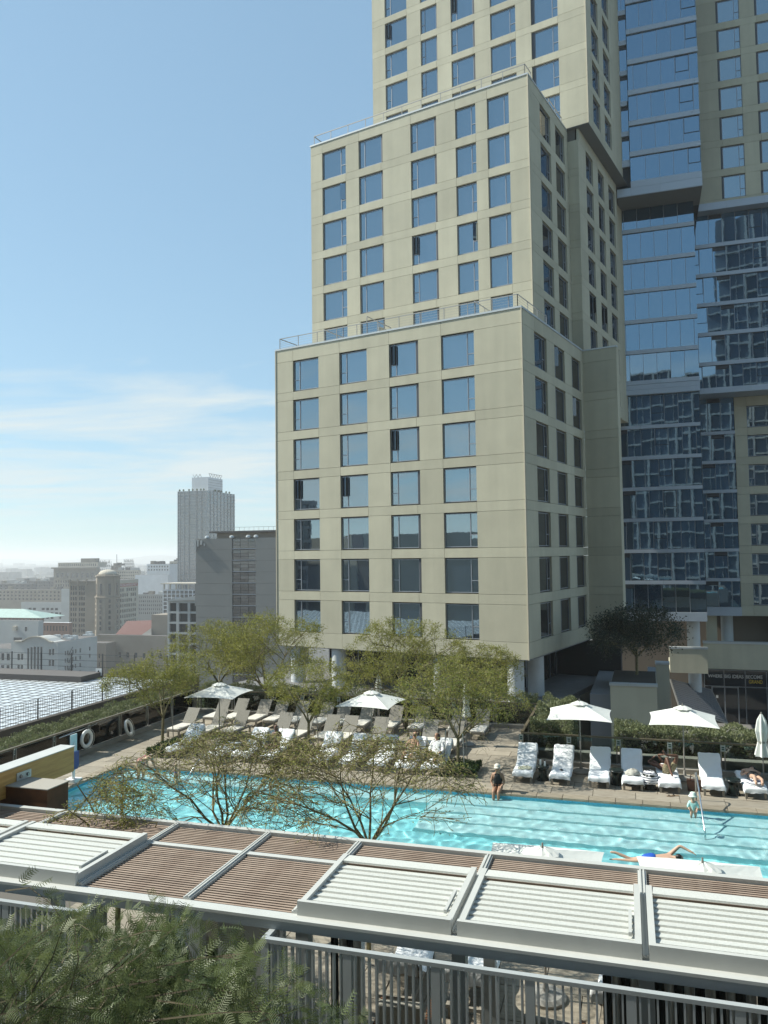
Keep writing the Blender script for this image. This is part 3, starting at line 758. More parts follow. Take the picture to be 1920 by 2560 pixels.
FV, FZ = 9.62, 2.745
def screen(label, u0, u1, ret=None):
    f = thing('screen_fence', label, 'fence', (0, 0, 0), RZ_P)
    MB().box(u0, u1, FV - 0.035, FV + 0.045, FZ - 0.05, FZ).build('top_rail', M_fence, f)
    n = int((u1 - u0) / 0.0945)
    for k in range(n):
        u = u0 + 0.05 + k * 0.0945
        if k % 12 == 0: piece('post', M_fence, f, u - 0.055, u + 0.055, FV - 0.03, FV + 0.04, 0, FZ - 0.051)
        else: piece('baluster', M_fence, f, u - 0.011, u + 0.011, FV - 0.03, FV + 0.04, 0.02, FZ - 0.052)
    if ret:
        MB().box(ret - 0.04, ret + 0.04, FV + 0.05, FV + 0.62, FZ - 0.05, FZ).build('top_rail', M_fence, f)
        for k in range(6): piece('baluster', M_fence, f, ret - 0.035, ret + 0.035, FV + 0.1 + k * 0.095, FV + 0.122 + k * 0.095, 0.02, FZ - 0.052)
    return f
screen('grey vertical-bar screen fence in the right foreground below the pergola', -4.68, 3.6, -4.64)
screen('grey vertical-bar screen fence at the left edge partly hidden by feathery leaves', -12.2, -7.47, -7.51)
# service passage between the two screens
pw = thing('passage_wall', 'pale wall of the shaded passage under the pergola between two screens', 'wall', (0, 0, 0), RZ_P)
MB().box(-5.95, -4.95, 10.75, 10.9, 0, 2.5).build('wall_panel', mat('grey_passage_panel', (0.36, 0.37, 0.37), 0.7), pw)
MB().box(-7.3, -5.97, 12.3, 12.45, 0, 2.5).build('wall_panel', mat('cream_passage_panel', (0.42, 0.40, 0.36), 0.8), pw)
hr = MB().tube([(-7.0, 10.4, 0.0), (-7.0, 10.4, 0.55), (-6.7, 11.0, 0.95), (-6.7, 11.35, 0.97), (-6.7, 11.35, 0.0)], 0.024, 8).build('handrail', M_steel, None, (0, 0, 0), RZ_P)
tag(hr, 'bent steel handrail in the passage seen above the feathery leaves', 'handrail')
# striped cabana curtains
M_cw, M_cd = mat('curtain_white', (0.55, 0.56, 0.54), 0.9), mat('curtain_black', (0.02, 0.025, 0.025), 0.9)
def curtain(label, u0, u1, v):
    c = thing('cabana_curtain', label, 'curtain', (0, 0, 0), RZ_P)
    n = max(4, int((u1 - u0) / 0.115)); w = (u1 - u0) / n
    for k in range(n):
        a = u0 + k * w; s = MB(); q = 6
        vs = []; fs = []
        for j in range(q + 1):
            x = a + w * j / q; y = v + 0.045 * math.sin(j / q * math.pi * 2 + k)
            vs += [(x, y, 2.45), (x, y + 0.02 * math.sin(k), 0.08), (x, y + 0.012, 2.45), (x, y + 0.03 * math.sin(k) + 0.012, 0.08)]
        for j in range(q):
            o = j * 4; fs += [(o, o + 4, o + 5, o + 1), (o + 3, o + 7, o + 6, o + 2)]
        s.add(vs, fs).build('stripe', M_cw if k % 2 else M_cd, c)
    MB().tube([(u0 - 0.05, v, 2.47), (u1 + 0.05, v, 2.47)], 0.015).build('rod', M_steel, c)
curtain('black and white striped cabana curtain left of the rightmost pergola post', -0.45, 0.0, 10.75)
curtain('long black and white striped cabana curtain at the right edge under the louvres', 0.18, 2.3, 10.75)
curtain('gathered striped curtain behind the foreground screen near its left end', -4.2, -3.75, 10.85)
# cabana armchairs
M_teak = mat('oiled_teak', (0.20, 0.085, 0.035), 0.55, vary=0.2, scale=8)
M_weave = mat('woven_cushion', (0.33, 0.32, 0.28), 0.9, vary=0.15, scale=60, bump=0.6, bscale=90)
def armchair(label, u, v, rz=0.0):
    p = U(u, v); t_ = thing('armchair', label, 'armchair', p, RZ_P + rz, 'cabana armchairs')
    for sx in (-0.38, 0.38):
        for sy in (-0.35, 0.32): piece('leg', M_teak, t_, sx - 0.03, sx + 0.03, sy - 0.03, sy + 0.03, 0, 0.58)
        piece('armrest', M_teak, t_, sx - 0.045, sx + 0.045, -0.40, 0.36, 0.58, 0.615)
        for k in range(6): piece('arm_slat', M_teak, t_, sx - 0.012, sx + 0.012, -0.27 + k * 0.1, -0.235 + k * 0.1, 0.25, 0.578)
    MB().box(-0.35, 0.35, -0.35, 0.34, 0.24, 0.29).build('seat_frame', M_teak, t_)
    def cushion(x0, x1, y0, y1, z0, z1, name, lean=0):
        nx, nz = 10, 8; vs = []; fs = []
        b_ = MB(); M_ = Matrix.Rotation(lean, 4, 'X')
        b_.box(x0, x1, y0, y1, z0, z1); me = b_.mesh(name, M_weave)
        o = put(name, me, t_); o.rotation_euler = (lean, 0, 0)
        md = o.modifiers.new('b', 'BEVEL'); md.width = 0.05; md.segments = 3
        return o
    cushion(-0.34, 0.34, -0.36, 0.25, 0.295, 0.43, 'seat_cushion')
    o = cushion(-0.35, 0.35, -0.07, 0.07, 0, 0.56, 'back_cushion'); o.location = (0, -0.30, 0.42); o.rotation_euler = (R(14), 0, 0)
    piece('back_rail', M_teak, t_, -0.40, 0.40, -0.46, -0.41, 0.50, 0.56)
    return t_
armchair('teak armchair with woven cushion behind the screen, left of the pair', -3.5, 12.2, R(8))
armchair('teak armchair with woven cushion behind the screen, right of the pair', -1.25, 12.35, R(-6))

# ================================================================== loungers, tables, parasols
M_towel = mat('white_towel', (0.80, 0.82, 0.84), 0.9, bump=0.5, bscale=25)
M_cush = mat('cream_cushion', (0.62, 0.59, 0.53), 0.9, vary=0.06, scale=6)
M_wick = mat('grey_woven_back', (0.30, 0.285, 0.25), 0.85, vary=0.15, scale=30, rnd=0.1)
M_wood = mat('weathered_teak', (0.27, 0.245, 0.205), 0.8, vary=0.15, scale=10)
HX = 0.31
def lounger_base(t_, flat=False):
    for sx in (-0.27, 0.27):
        for sy in (0.06, 1.72): piece('leg', M_wood, t_, sx - 0.035, sx + 0.035, sy - 0.035, sy + 0.035, 0, 0.24)
        piece('side_rail', M_wood, t_, sx - 0.035, sx + 0.035, 0.0, 1.92, 0.241, 0.30)
    for sy in (0.0, 0.55, 1.1, 1.86): piece('cross_bar', M_wood, t_, -0.234, 0.234, sy + 0.002, sy + 0.06, 0.242, 0.295)
def towel_sheet(kind, seed):
    r_ = np.random.default_rng(seed)
    prof = [(-0.035, 0.22), (-0.03, 0.33), (0.02, 0.375), (0.3, 0.372), (0.6, 0.37), (0.9, 0.37), (1.12, 0.385), (1.25, 0.47), (1.4, 0.60), (1.55, 0.72), (1.7, 0.84), (1.80, 0.92), (1.84, 0.91), (1.86, 0.82), (1.84, 0.62)]
    if kind == 'flat': prof = [(-0.04, 0.2), (-0.03, 0.34), (0.05, 0.38), (0.4, 0.385), (0.8, 0.38), (1.2, 0.385), (1.6, 0.38), (1.85, 0.38), (1.9, 0.36), (1.92, 0.2)]
    xs = [-0.345, -0.335, -0.30, -0.2, -0.1, 0, 0.1, 0.2, 0.30, 0.335, 0.345]
    P_ = []
    n = 34; tt = np.linspace(0, len(prof) - 1, n)
    py = np.interp(tt, range(len(prof)), [p[0] for p in prof]); pz = np.interp(tt, range(len(prof)), [p[1] for p in prof])
    ph = r_.uniform(0, 6, 6)
    vs = []; fs = []
    for i in range(n):
        for j, x in enumerate(xs):
            drop = (0.10 + 0.05 * math.sin(i * 0.5 + ph[0])) if j in (0, 10) else (0.03 if j in (1, 9) else 0.0)
            wr = 0.009 * math.sin(x * 22 + i * 0.7 + ph[1]) + 0.008 * math.sin(i * 1.3 - x * 9 + ph[2]) + r_.normal(0, 0.004)
            dy = 0.012 * math.sin(x * 15 + ph[3]) if i in (0, 1) else 0
            vs.append((x + 0.008 * math.sin(i * 0.9 + ph[4]) * (abs(x) > .3), py[i] + dy - (0.5 * wr if pz[i] > 0.45 else 0), pz[i] + wr - drop))
    m = len(xs)
    for i in range(n - 1):
        for j in range(m - 1): fs.append((i * m + j, i * m + j + 1, (i + 1) * m + j + 1, (i + 1) * m + j))
    return MB().add(vs, fs).mesh('towel', M_towel, True)
TW = [towel_sheet('up', s) for s in range(5)]
def white_lounger(label, u, v, rz=0.0, group='white towelled loungers', flat=False, seed=0):
    t_ = thing('sun_lounger', label, 'lounger', U(u, v), RZ_P + rz, group)
    lounger_base(t_)
    if not flat:
        MB().add([(-.3, 1.16, .30), (.3, 1.16, .30), (.3, 1.80, .87), (-.3, 1.80, .87), (-.3, 1.20, .26), (.3, 1.20, .26), (.3, 1.84, .83), (-.3, 1.84, .83)],
                 [(0, 1, 2, 3), (7, 6, 5, 4), (0, 4, 5, 1), (2, 6, 7, 3), (1, 5, 6, 2), (3, 7, 4, 0)]).build('backrest', M_wick, t_)
    MB().box(-.3, .3, 0.0, 1.15 if not flat else 1.88, .301, .345).build('seat', M_cush, t_)
    put('towel', TW[seed % 5] if not flat else towel_sheet('flat', 9), t_)
    return t_
def grey_back():
    b_ = MB()
    for k in range(17):
        x = -0.3 + k * 0.0353
        b_.add([(x, 1.16, .305), (x + .027, 1.16, .305), (x + .027, 1.72, .95), (x, 1.72, .95), (x, 1.195, .28), (x + .027, 1.195, .28), (x + .027, 1.755, .925), (x, 1.755, .925)],
               [(0, 1, 2, 3), (7, 6, 5, 4), (0, 4, 5, 1), (2, 6, 7, 3), (1, 5, 6, 2), (3, 7, 4, 0)])
    for k in range(5):
        f0 = 0.06 + k * 0.21
        b_.bar((-0.31, 1.19 + .56 * f0, .28 + .645 * f0), (0.31, 1.19 + .56 * f0, .28 + .645 * f0), 0.03)
    return b_.mesh('backrest', M_wick)
GB = grey_back()
def grey_lounger(label, u, v, rz=0.0):
    t_ = thing('sun_lounger', label, 'lounger', U(u, v), RZ_P + rz, 'grey woven loungers')
    lounger_base(t_); put('backrest', GB, t_)
    o = MB().box(-.3, .3, 0.01, 1.14, .301, .385).build('seat_cushion', M_cush, t_)
    md = o.modifiers.new('b', 'BEVEL'); md.width = 0.03; md.segments = 2
    return t_
RW = [(-3.54, 'white towelled lounger with a crumpled floral cloth, leftmost of the right-hand row'), (-2.32, 'white towelled lounger with rumpled towel and phone, second in the right-hand row'),
      (-1.08, 'white towelled lounger half in parasol shade right of the parasol base'), (-0.02, 'white towelled lounger holding a folded grey towel'),
      (1.10, 'white towelled lounger under the person with crossed legs'), (2.40, 'empty white lounger beside the brown tote bag and pool handrail'), (3.6, 'low white lounger at the right edge with a sunbather in a black cap')]
for i, (u, lb) in enumerate(RW): white_lounger(lb, u, 27.02, R(random.uniform(-2, 2)), 'white loungers in the right-hand row', flat=(i in (4, 6)), seed=i)
LW = [(-16.9, 'white towelled lounger at the far left end of the pool row'), (-14.95, 'flat lounger wrapped in a white sheet near the pool ladder rail'), (-14.05, 'white towelled lounger with dark bag left of the seated older bather'),
      (-12.98, 'white towelled lounger with the seated bather with short pale hair'), (-10.85, 'white towelled lounger right of the tree gap, first of five'), (-9.75, 'white towelled lounger, second of five in the middle row'),
      (-8.68, 'white towelled lounger left of the couple'), (-7.68, 'white towelled lounger under the woman in sunglasses'), (-6.72, 'white towelled lounger under the person in a white robe')]
for i, (u, lb) in enumerate(LW): white_lounger(lb, u, 27.05 if i != 1 else 26.6, R(random.uniform(-3, 3)), 'white loungers in the left-hand row', flat=(i == 1), seed=i + 2)
for i, (u, lb) in enumerate([(-4.0, 'towelled lounger under the pergola edge seen above the screen, left one'), (-2.75, 'towelled lounger under the pergola edge seen above the screen, middle one'), (-0.3, 'towelled lounger under the pergola edge seen above the screen, right one')]):
    white_lounger(lb, u, 15.0, math.pi + R(3 - 3 * i), 'loungers behind the pergola', seed=i + 1)
for i, u in enumerate([-18.74, -17.32, -16.26, -14.2, -13.24, -12.04, -11.2, -9.92, -7.74, -6.71]):
    grey_lounger('grey woven lounger in the middle row behind the white ones, %s from the left' % ('first second third fourth fifth sixth seventh eighth ninth tenth'.split()[i]), u, 30.0, R(random.uniform(-2, 2)))
for i, u in enumerate([-18.5, -17.6, -16.4, -15.5, -14.5, -13.3, -12.4, -11.3, -10.0, -8.8, -7.1, -6.1]):
    grey_lounger('grey woven lounger in the rear row along the far rail, %s from the left' % ('first second third fourth fifth sixth seventh eighth ninth tenth eleventh twelfth'.split()[i]), u, 32.6, R(random.uniform(-2, 2)))
M_stool = mat('dark_green_ceramic', (0.012, 0.018, 0.016), 0.25)
stool_me = MB().lathe([(0.20, 0), (0.21, 0.02), (0.17, 0.1), (0.135, 0.25), (0.14, 0.34), (0.20, 0.40), (0.235, 0.43), (0.235, 0.46), (0.22, 0.475)], 24).mesh('body', M_stool, True)
for u, v, lb in [(-2.93, 27.55, 'dark hourglass side table with white bottles between two loungers'), (-0.53, 27.65, 'dark hourglass side table right of the half-shaded lounger'),
                 (0.52, 27.4, 'dark hourglass side table covered by a striped towel'), (3.0, 27.4, 'dark hourglass side table in front of the right end loungers')]:
    t_ = thing('side_table', lb, 'side table', U(u, v), RZ_P, 'dark side tables'); put('pedestal', stool_me, t_)
    MB().lathe([(0.225, 0.476), (0.225, 0.488), (0.2, 0.492)], 24).build('top', M_stool, t_)
M_btl = mat('white_bottle', (0.8, 0.8, 0.78), 0.4)
for k, (du, dv) in enumerate([(-0.07, 0.02), (0.08, -0.05)]):
    t_ = thing('bottle', ['taller white bottle on the dark side table', 'shorter white bottle on the dark side table'][k], 'bottle', U(-2.93 + du, 27.55 + dv, 0.492), RZ_P)
    MB().lathe([(0.03, 0), (0.03, 0.13 + .03 * (1 - k)), (0.012, 0.16 + .03 * (1 - k))], 12).build('body', M_btl, t_)
    MB().lathe([(0.014, 0.161 + .03 * (1 - k)), (0.014, 0.2 + .03 * (1 - k))], 10).build('cap', M_dark, t_)
# striped towel thrown over the stool
def heap(name, label, cat, u, v, z, rx, ry, h, m, seed=3, k=22):
    r_ = np.random.default_rng(seed); b_ = MB(); pr = []
    vs = []; fs = []; nr = 7
    for i in range(nr):
        f = i / (nr - 1); rr = math.sin(f * math.pi / 2) ** 0.8; zz = h * math.cos(f * math.pi / 2)
        for j in range(k):
            a = 2 * math.pi * j / k; w = 1 + r_.normal(0, 0.07) * (f > .3)
            vs.append((rx * rr * w * math.cos(a), ry * rr * w * math.sin(a), max(zz + r_.normal(0, 0.02), 0.0)))
    for i in range(nr - 1):
        for j in range(k): fs.append((i * k + j, i * k + (j + 1) % k, (i + 1) * k + (j + 1) % k, (i + 1) * k + j))
    o = b_.add(vs, fs).build(name, m, None, U(u, v, z), RZ_P, True); return tag(o, label, cat)
sm = bpy.data.materials.new('navy_striped_towel'); sm.use_nodes = True; t = sm.node_tree; L = t.links.new
wvt = t.nodes.new('ShaderNodeTexWave'); wvt.inputs['Scale'].default_value = 5.0; wvt.inputs['Distortion'].default_value = 1.2; wvt.bands_direction = 'Z'
tcx = t.nodes.new('ShaderNodeTexCoord'); L(tcx.outputs['Object'], wvt.inputs['Vector'])
rmp = t.nodes.new('ShaderNodeValToRGB'); rmp.color_ramp.interpolation = 'CONSTANT'
rmp.color_ramp.elements[0].color = (0.02, 0.03, 0.07, 1); rmp.color_ramp.elements[1].color = (0.75, 0.75, 0.76, 1); rmp.color_ramp.elements[1].position = 0.35
L(wvt.outputs['Fac'], rmp.inputs[0]); L(rmp.outputs[0], t.nodes['Principled BSDF'].inputs['Base Color']); t.nodes['Principled BSDF'].inputs['Roughness'].default_value = 0.9
heap('striped_towel', 'navy striped white towel bunched over a side table', 'towel', 0.52, 27.4, 0.20, 0.31, 0.29, 0.36, sm)
heap('striped_towel', 'navy striped towel bunched on the rightmost lounger', 'towel', 3.6, 27.3, 0.38, 0.26, 0.22, 0.14, sm, 5)
heap('folded_towel', 'grey beige towel heaped on a white lounger', 'towel', -0.02, 27.5, 0.385, 0.24, 0.16, 0.17, mat('grey_beige_towel', (0.42, 0.41, 0.37), 0.95), 6)
heap('floral_cloth', 'pale floral cloth crumpled on the leftmost right-hand lounger', 'cloth', -3.5, 27.4, 0.38, 0.25, 0.16, 0.07, mat('floral_cloth', (0.70, 0.68, 0.60), 0.9, c2=(0.38, 0.42, 0.25), scale=40), 7)
heap('straw_hat', 'woven hat lying on a white lounger in the left row', 'hat', -14.05, 27.45, 0.385, 0.2, 0.17, 0.1, mat('dark_straw', (0.12, 0.10, 0.05), 0.9), 8)
heap('black_bag', 'soft black bag on the white lounger by the seated bather', 'bag', -13.75, 28.1, 0.385, 0.14, 0.2, 0.2, M_dark, 9)
# brown tote bag, phone, sandals
t_ = thing('tote_bag', 'brown leather tote bag on the paving beside an empty lounger', 'bag', U(1.86, 27.55), RZ_P)
M_lea = mat('brown_leather', (0.055, 0.022, 0.012), 0.55, vary=0.25, scale=9)
MB().add([(-.2, -.1, 0), (.2, -.1, 0), (.2, .1, 0), (-.2, .1, 0), (-.23, -.06, .34), (.22, -.08, .32), (.23, .07, .33), (-.22, .06, .36)], [(3, 2, 1, 0), (4, 5, 6, 7), (0, 1, 5, 4), (2, 3, 7, 6), (1, 2, 6, 5), (3, 0, 4, 7)]).build('body', M_lea, t_)
for y in (-.06, .06): MB().tube([(-.12, y, .33), (-.1, y * 1.3, .46), (.0, y * 1.5, .5), (.1, y * 1.3, .46), (.12, y, .33)], .012, 6).build('handle', M_lea, t_)
tag(MB().box(-.04, .04, -.075, .075, 0, .012).build('phone', M_dark, None, U(-2.3, 27.5, .392), RZ_P + .5), 'small dark phone on a rumpled white towel', 'phone')
M_sand = mat('tan_sandal', (0.22, 0.15, 0.09), 0.8)
for u, v, a, lb in [(1.10, 26.72, 1.9, 'tan flip-flop on the paving, front of the pair'), (1.24, 26.80, 1.75, 'tan flip-flop on the paving, rear of the pair')]:
    s_ = thing('flip_flop', lb, 'sandal', U(u, v), RZ_P + a, 'flip-flops by the lounger')
    MB().lathe([(0.05, 0), (0.052, 0.01), (0.05, 0.02)], 16, sx=1, sy=2.5).build('sole', M_sand, s_)
    MB().tube([(-.045, .02, .02), (-.02, .05, .05), (0, .08, .022)], .008, 6).tube([(.045, .02, .02), (.02, .05, .05), (0, .08, .022)], .008, 6).build('strap', M_dark, s_)

M_canvas = mat('white_canvas', (0.74, 0.75, 0.71), 0.85, transl=0.12, bump=0.2, bscale=6)
M_pole = mat('parasol_pole', (0.30, 0.28, 0.25), 0.5, metal=0.3)
def parasol(label, u, v, half=1.08, ez=1.98, tz=2.42, rz=0.0, pole=True, group='open white parasols'):
    t_ = thing('parasol', label, 'parasol', U(u, v), RZ_P + rz, group)
    b_ = MB(); n = 9; vs = []; fs = []
    corners = [(-1, -1), (1, -1), (1, 1), (-1, 1)]
    for q in range(4):
        c0, c1 = corners[q], corners[(q + 1) % 4]; o = len(vs)
        for i in range(n):
            f = 0.1 + 0.9 * i / (n - 1)
            for j in range(n):
                s = j / (n - 1); x = (c0[0] * (1 - s) + c1[0] * s) * f; y = (c0[1] * (1 - s) + c1[1] * s) * f
                mid = 4 * s * (1 - s)
                pull = 1 - 0.055 * mid * f ** 2
                z = tz - (tz - ez) * f ** 1.05 - 0.02 * mid * math.sin(f * math.pi) + 0.035 * mid * f ** 3 + random.gauss(0, 0.0015)
                vs.append((x * half * pull, y * half * pull, z))
        for i in range(n - 1):
            for j in range(n - 1): fs.append((o + i * n + j, o + (i + 1) * n + j, o + (i + 1) * n + j + 1, o + i * n + j + 1))
    b_.add(vs, fs).build('canopy', M_canvas, t_, smooth=False)
    v_ = MB(); vs = []; fs = []
    k = 16
    for (r_, z) in [(0.27 * half, tz - 0.045), (0.18 * half, tz - 0.0), (0.06, tz + 0.05)]:
        for j in range(k):
            a = 2 * math.pi * j / k; w = 1 + 0.10 * (j % 2) * (z < tz - .01)
            vs.append((r_ * w * math.cos(a), r_ * w * math.sin(a), z - 0.015 * (j % 2)))
    for i in range(2):
        for j in range(k): fs.append((i * k + j, i * k + (j + 1) % k, (i + 1) * k + (j + 1) % k, (i + 1) * k + j))
    v_.add(vs, fs).build('vent_cap', M_canvas, t_)
    MB().lathe([(0.018, tz + 0.0), (0.02, tz + 0.06), (0.012, tz + 0.12)], 10).build('finial', M_pole, t_)
    if pole:
        MB().tube([(0, 0, 0.05), (0, 0, tz)], 0.024, 12).build('pole', M_pole, t_)
        MB().lathe([(0.34, 0), (0.35, 0.05), (0.28, 0.10), (0.06, 0.13), (0.04, 0.3)], 28).build('base', mat('grey_parasol_base', (0.30, 0.29, 0.27), 0.8), t_)
    for c0 in corners: MB().bar((0, 0, tz - 0.08), (c0[0] * half * .97, c0[1] * half * .97, ez - 0.025), 0.02).build('rib', M_pole, t_)
    return t_
parasol('open white square parasol over the right-hand loungers, left of the two', -1.74, 28.82, rz=R(2))
parasol('open white square parasol over the right-hand loungers, right of the two', 1.65, 28.75, rz=R(-2))
parasol('open white square parasol at the far left under the tree branches', -16.45, 29.9, 1.08, 1.95, 2.38, R(4))
parasol('open white square parasol in the middle among the grey loungers', -9.62, 29.45, 1.08, 1.95, 2.38, R(-3))
parasol('white parasol top rising behind the pergola edge, left of two', -1.55, 14.25, 1.02, 2.20, 2.52, R(1))
parasol('white parasol top rising behind the pergola edge, right of two', 1.05, 14.25, 1.02, 2.20, 2.52, R(1))
def furled(label, u, v, h=2.45, w=0.17):
    t_ = thing('parasol', label, 'parasol', U(u, v), RZ_P, 'furled white parasols')
    b_ = MB(); k = 14; vs = []; fs = []
    pr = [(0.03, h), (w * .55, h - .2), (w * .8, h - .55), (w * .55, h - .9), (w * .8, h - 1.15), (w, h - 1.35), (w * .3, h - 1.38)]
    for (r_, z) in pr:
        for j in range(k):
            a = 2 * math.pi * j / k; ww = 1 + 0.22 * math.cos(j * math.pi)
            vs.append((r_ * ww * math.cos(a), r_ * ww * math.sin(a), z))
    for i in range(len(pr) - 1):
        for j in range(k): fs.append((i * k + j, i * k + (j + 1) % k, (i + 1) * k + (j + 1) % k, (i + 1) * k + j))
    b_.add(vs, fs).build('furled_canopy', M_canvas, t_)
    MB().lathe([(w * .6, h - .93), (w * .6, h - .87)], 14).build('tie', M_pole, t_)
    MB().tube([(0, 0, 0.05), (0, 0, h + .06)], 0.024, 10).build('pole', M_pole, t_)
    MB().lathe([(0.32, 0), (0.33, 0.05), (0.26, 0.10), (0.05, 0.13)], 24).build('base', mat('grey_parasol_base', (0.30, 0.29, 0.27)), t_)
furled('furled white parasol at the right edge of the picture', 4.05, 28.6, 2.32, 0.22)
furled('furled white parasol showing among branches behind the middle parasol', -10.6, 33.5, 2.4)
furled('furled white parasol beside the tree near the stepped path', -6.35, 31.7, 2.5)
# metal pool handrails, lift chair, life rings, timber beam
def tag_tube(label, pts, name='pool_handrail', r_=0.024):
    return tag(MB().tube(pts, r_, 10).build(name, mat('polished_steel', (0.55, 0.57, 0.58), 0.25, metal=0.9), None, (0, 0, 0), RZ_P, True), label, 'handrail')
tag_tube('curved steel pool handrail beside the standing toddler', [(1.83, 26.5, 0), (1.83, 26.5, 0.75), (1.83, 26.42, 0.86), (1.83, 26.3, 0.88), (1.84, 25.5, 0.62), (1.86, 24.0, -0.15), (1.86, 23.7, -0.8)])
tag_tube('slanting steel pool handrail at the far left steps', [(-14.6, 26.5, 0), (-14.6, 26.5, 0.75), (-14.6, 26.3, 0.88), (-14.75, 25.2, 0.45), (-14.85, 24.3, -0.3)])
def ring(label, u, v, z, tilt, rzz):
    t_ = thing('life_ring', label, 'life ring', U(u, v, z), 0, 'life rings'); t_.rotation_euler = (0, R(tilt), RZ_P + rzz)
    vs = []; fs = []; n, k = 28, 10
    for i in range(n):
        a = 2 * math.pi * i / n
        for j in range(k):
            b_ = 2 * math.pi * j / k; rr = 0.29 + 0.075 * math.cos(b_)
            vs.append((0.06 * math.sin(b_), rr * math.cos(a), rr * math.sin(a)))
    for i in range(n):
        for j in range(k): fs.append((i * k + j, ((i + 1) % n) * k + j, ((i + 1) % n) * k + (j + 1) % k, i * k + (j + 1) % k))
    MB().add(vs, fs).build('foam_ring', M_btl, t_, smooth=True)
    MB().tube([(0.07, 0.38 * math.cos(a), 0.38 * math.sin(a)) for a in [k_ * math.pi / 8 for k_ in range(17)]], 0.008, 5).build('grab_rope', M_cush, t_)
ring('white life ring hanging on the left rail, nearer to the camera', -20.45, 26.6, 0.62, 0, 0)
ring('white life ring leaning on the left rail, farther from the camera', -20.35, 29.2, 0.5, -18, R(14))
tag_tube('rescue pole held along the left rail above the life ring', [(-20.6, 25.2, 0.95), (-20.6, 27.4, 1.02)], 'rescue_pole', 0.018)['category'] = 'pole'
t_ = thing('pool_lift', 'blue seat pool lift with white post at the left pool edge', 'pool lift', U(-18.45, 23.3), RZ_P)
M_blue = mat('blue_plastic', (0.012, 0.06, 0.22), 0.4)
MB().box(-.22, .22, -.2, .2, 0, .12).build('base', M_btl, t_)
MB().tube([(0, 0, .12), (0, 0, 1.35)], .06, 12).build('post', M_btl, t_)
MB().box(-.02, .02, -.16, .16, 1.0, 1.62).build('instruction_plate', mat('pale_plate', (0.55, 0.68, 0.70), 0.5), t_)
MB().tube([(0, 0, .7), (-.35, -.25, .75), (-.55, -.35, .55)], .045, 10).build('arm', M_btl, t_)
MB().box(-.3, .25, -.55, -.08, .50, .58).build('seat', M_blue, t_)
MB().box(.18, .27, -.55, -.05, .58, 1.1).build('backrest', M_blue, t_)
MB().box(-.75, -.35, -.5, -.15, .25, .31).build('footrest', M_blue, t_)
t_ = thing('timber_beam', 'thick golden timber beam jutting in at the left above the pool edge', 'beam', (0, 0, 0), RZ_P)
M_glu = mat('golden_timber', (0.44, 0.25, 0.075), 0.55, c2=(0.60, 0.38, 0.13), scale=2.5, stretch=(8, 0.6, 8))
MB().box(-12.30, -11.94, 9.5, 15.1, 2.95, 3.49).build('timber', M_glu, t_)
MB().box(-12.32, -11.92, 9.5, 15.12, 3.491, 3.51).build('cap_flashing', M_pmet, t_)
pl_ = MB().box(-11.938, -11.92, 13.35, 13.75, 3.2, 3.36).build('bolt_plate', M_coping, t_)
for y in (13.45, 13.65): MB().lathe([(.04, 0), (.03, .03)], 12).build('bolt', M_steel, pl_, (-11.919, y, 3.28)).rotation_euler = (0, R(90), 0)
t_ = thing('steel_box_beam', 'rusty brown weathering steel box under the golden timber beam', 'steel beam', (0, 0, 0), RZ_P)
M_rust = mat('weathering_steel', (0.055, 0.025, 0.014), 0.7, c2=(0.16, 0.065, 0.025), scale=2.2, bump=0.2)
MB().box(-15.5, -10.95, 13.07, 13.68, 2.95, 3.18).box(-15.5, -10.95, 13.07, 13.68, 2.53, 2.949).build('box_plate', M_rust, t_)
MB().box(-15.5, -10.93, 13.05, 13.70, 3.181, 3.20).build('lid', mat('grey_lid', (0.35, 0.33, 0.29), 0.8), t_)
MB().box(-14.6, -14.2, 13.2, 13.5, 0, 2.529).build('support_post', M_rust, t_)
# ================================================================== vegetation
M_bark = mat('green_brown_bark', (0.16, 0.14, 0.075), 0.9, vary=0.3, scale=8)
M_bark2 = mat('grey_bark', (0.20, 0.17, 0.085), 0.9, vary=0.3, scale=8)
M_leaf = mat('yellow_green_leaf', (0.17, 0.19, 0.035), 0.6, c2=(0.30, 0.29, 0.065), scale=1.7, transl=0.45)
M_leafb = mat('olive_twig_leaf', (0.22, 0.24, 0.05), 0.7, c2=(0.36, 0.35, 0.09), scale=3, transl=0.35)
M_hedge = mat('grey_green_hedge_leaf', (0.13, 0.155, 0.07), 0.65, c2=(0.22, 0.24, 0.12), scale=2.5, transl=0.25)
M_hcore = mat('hedge_twigs', (0.05, 0.045, 0.03), 0.95)
M_fern = mat('feathery_leaf', (0.075, 0.112, 0.036), 0.5, c2=(0.165, 0.195, 0.075), scale=1.2, transl=0.35)
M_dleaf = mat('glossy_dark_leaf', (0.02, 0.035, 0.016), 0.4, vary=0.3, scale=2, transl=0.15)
M_gcov = mat('ground_cover_leaf', (0.04, 0.075, 0.02), 0.6, vary=0.3, scale=5, transl=0.25)
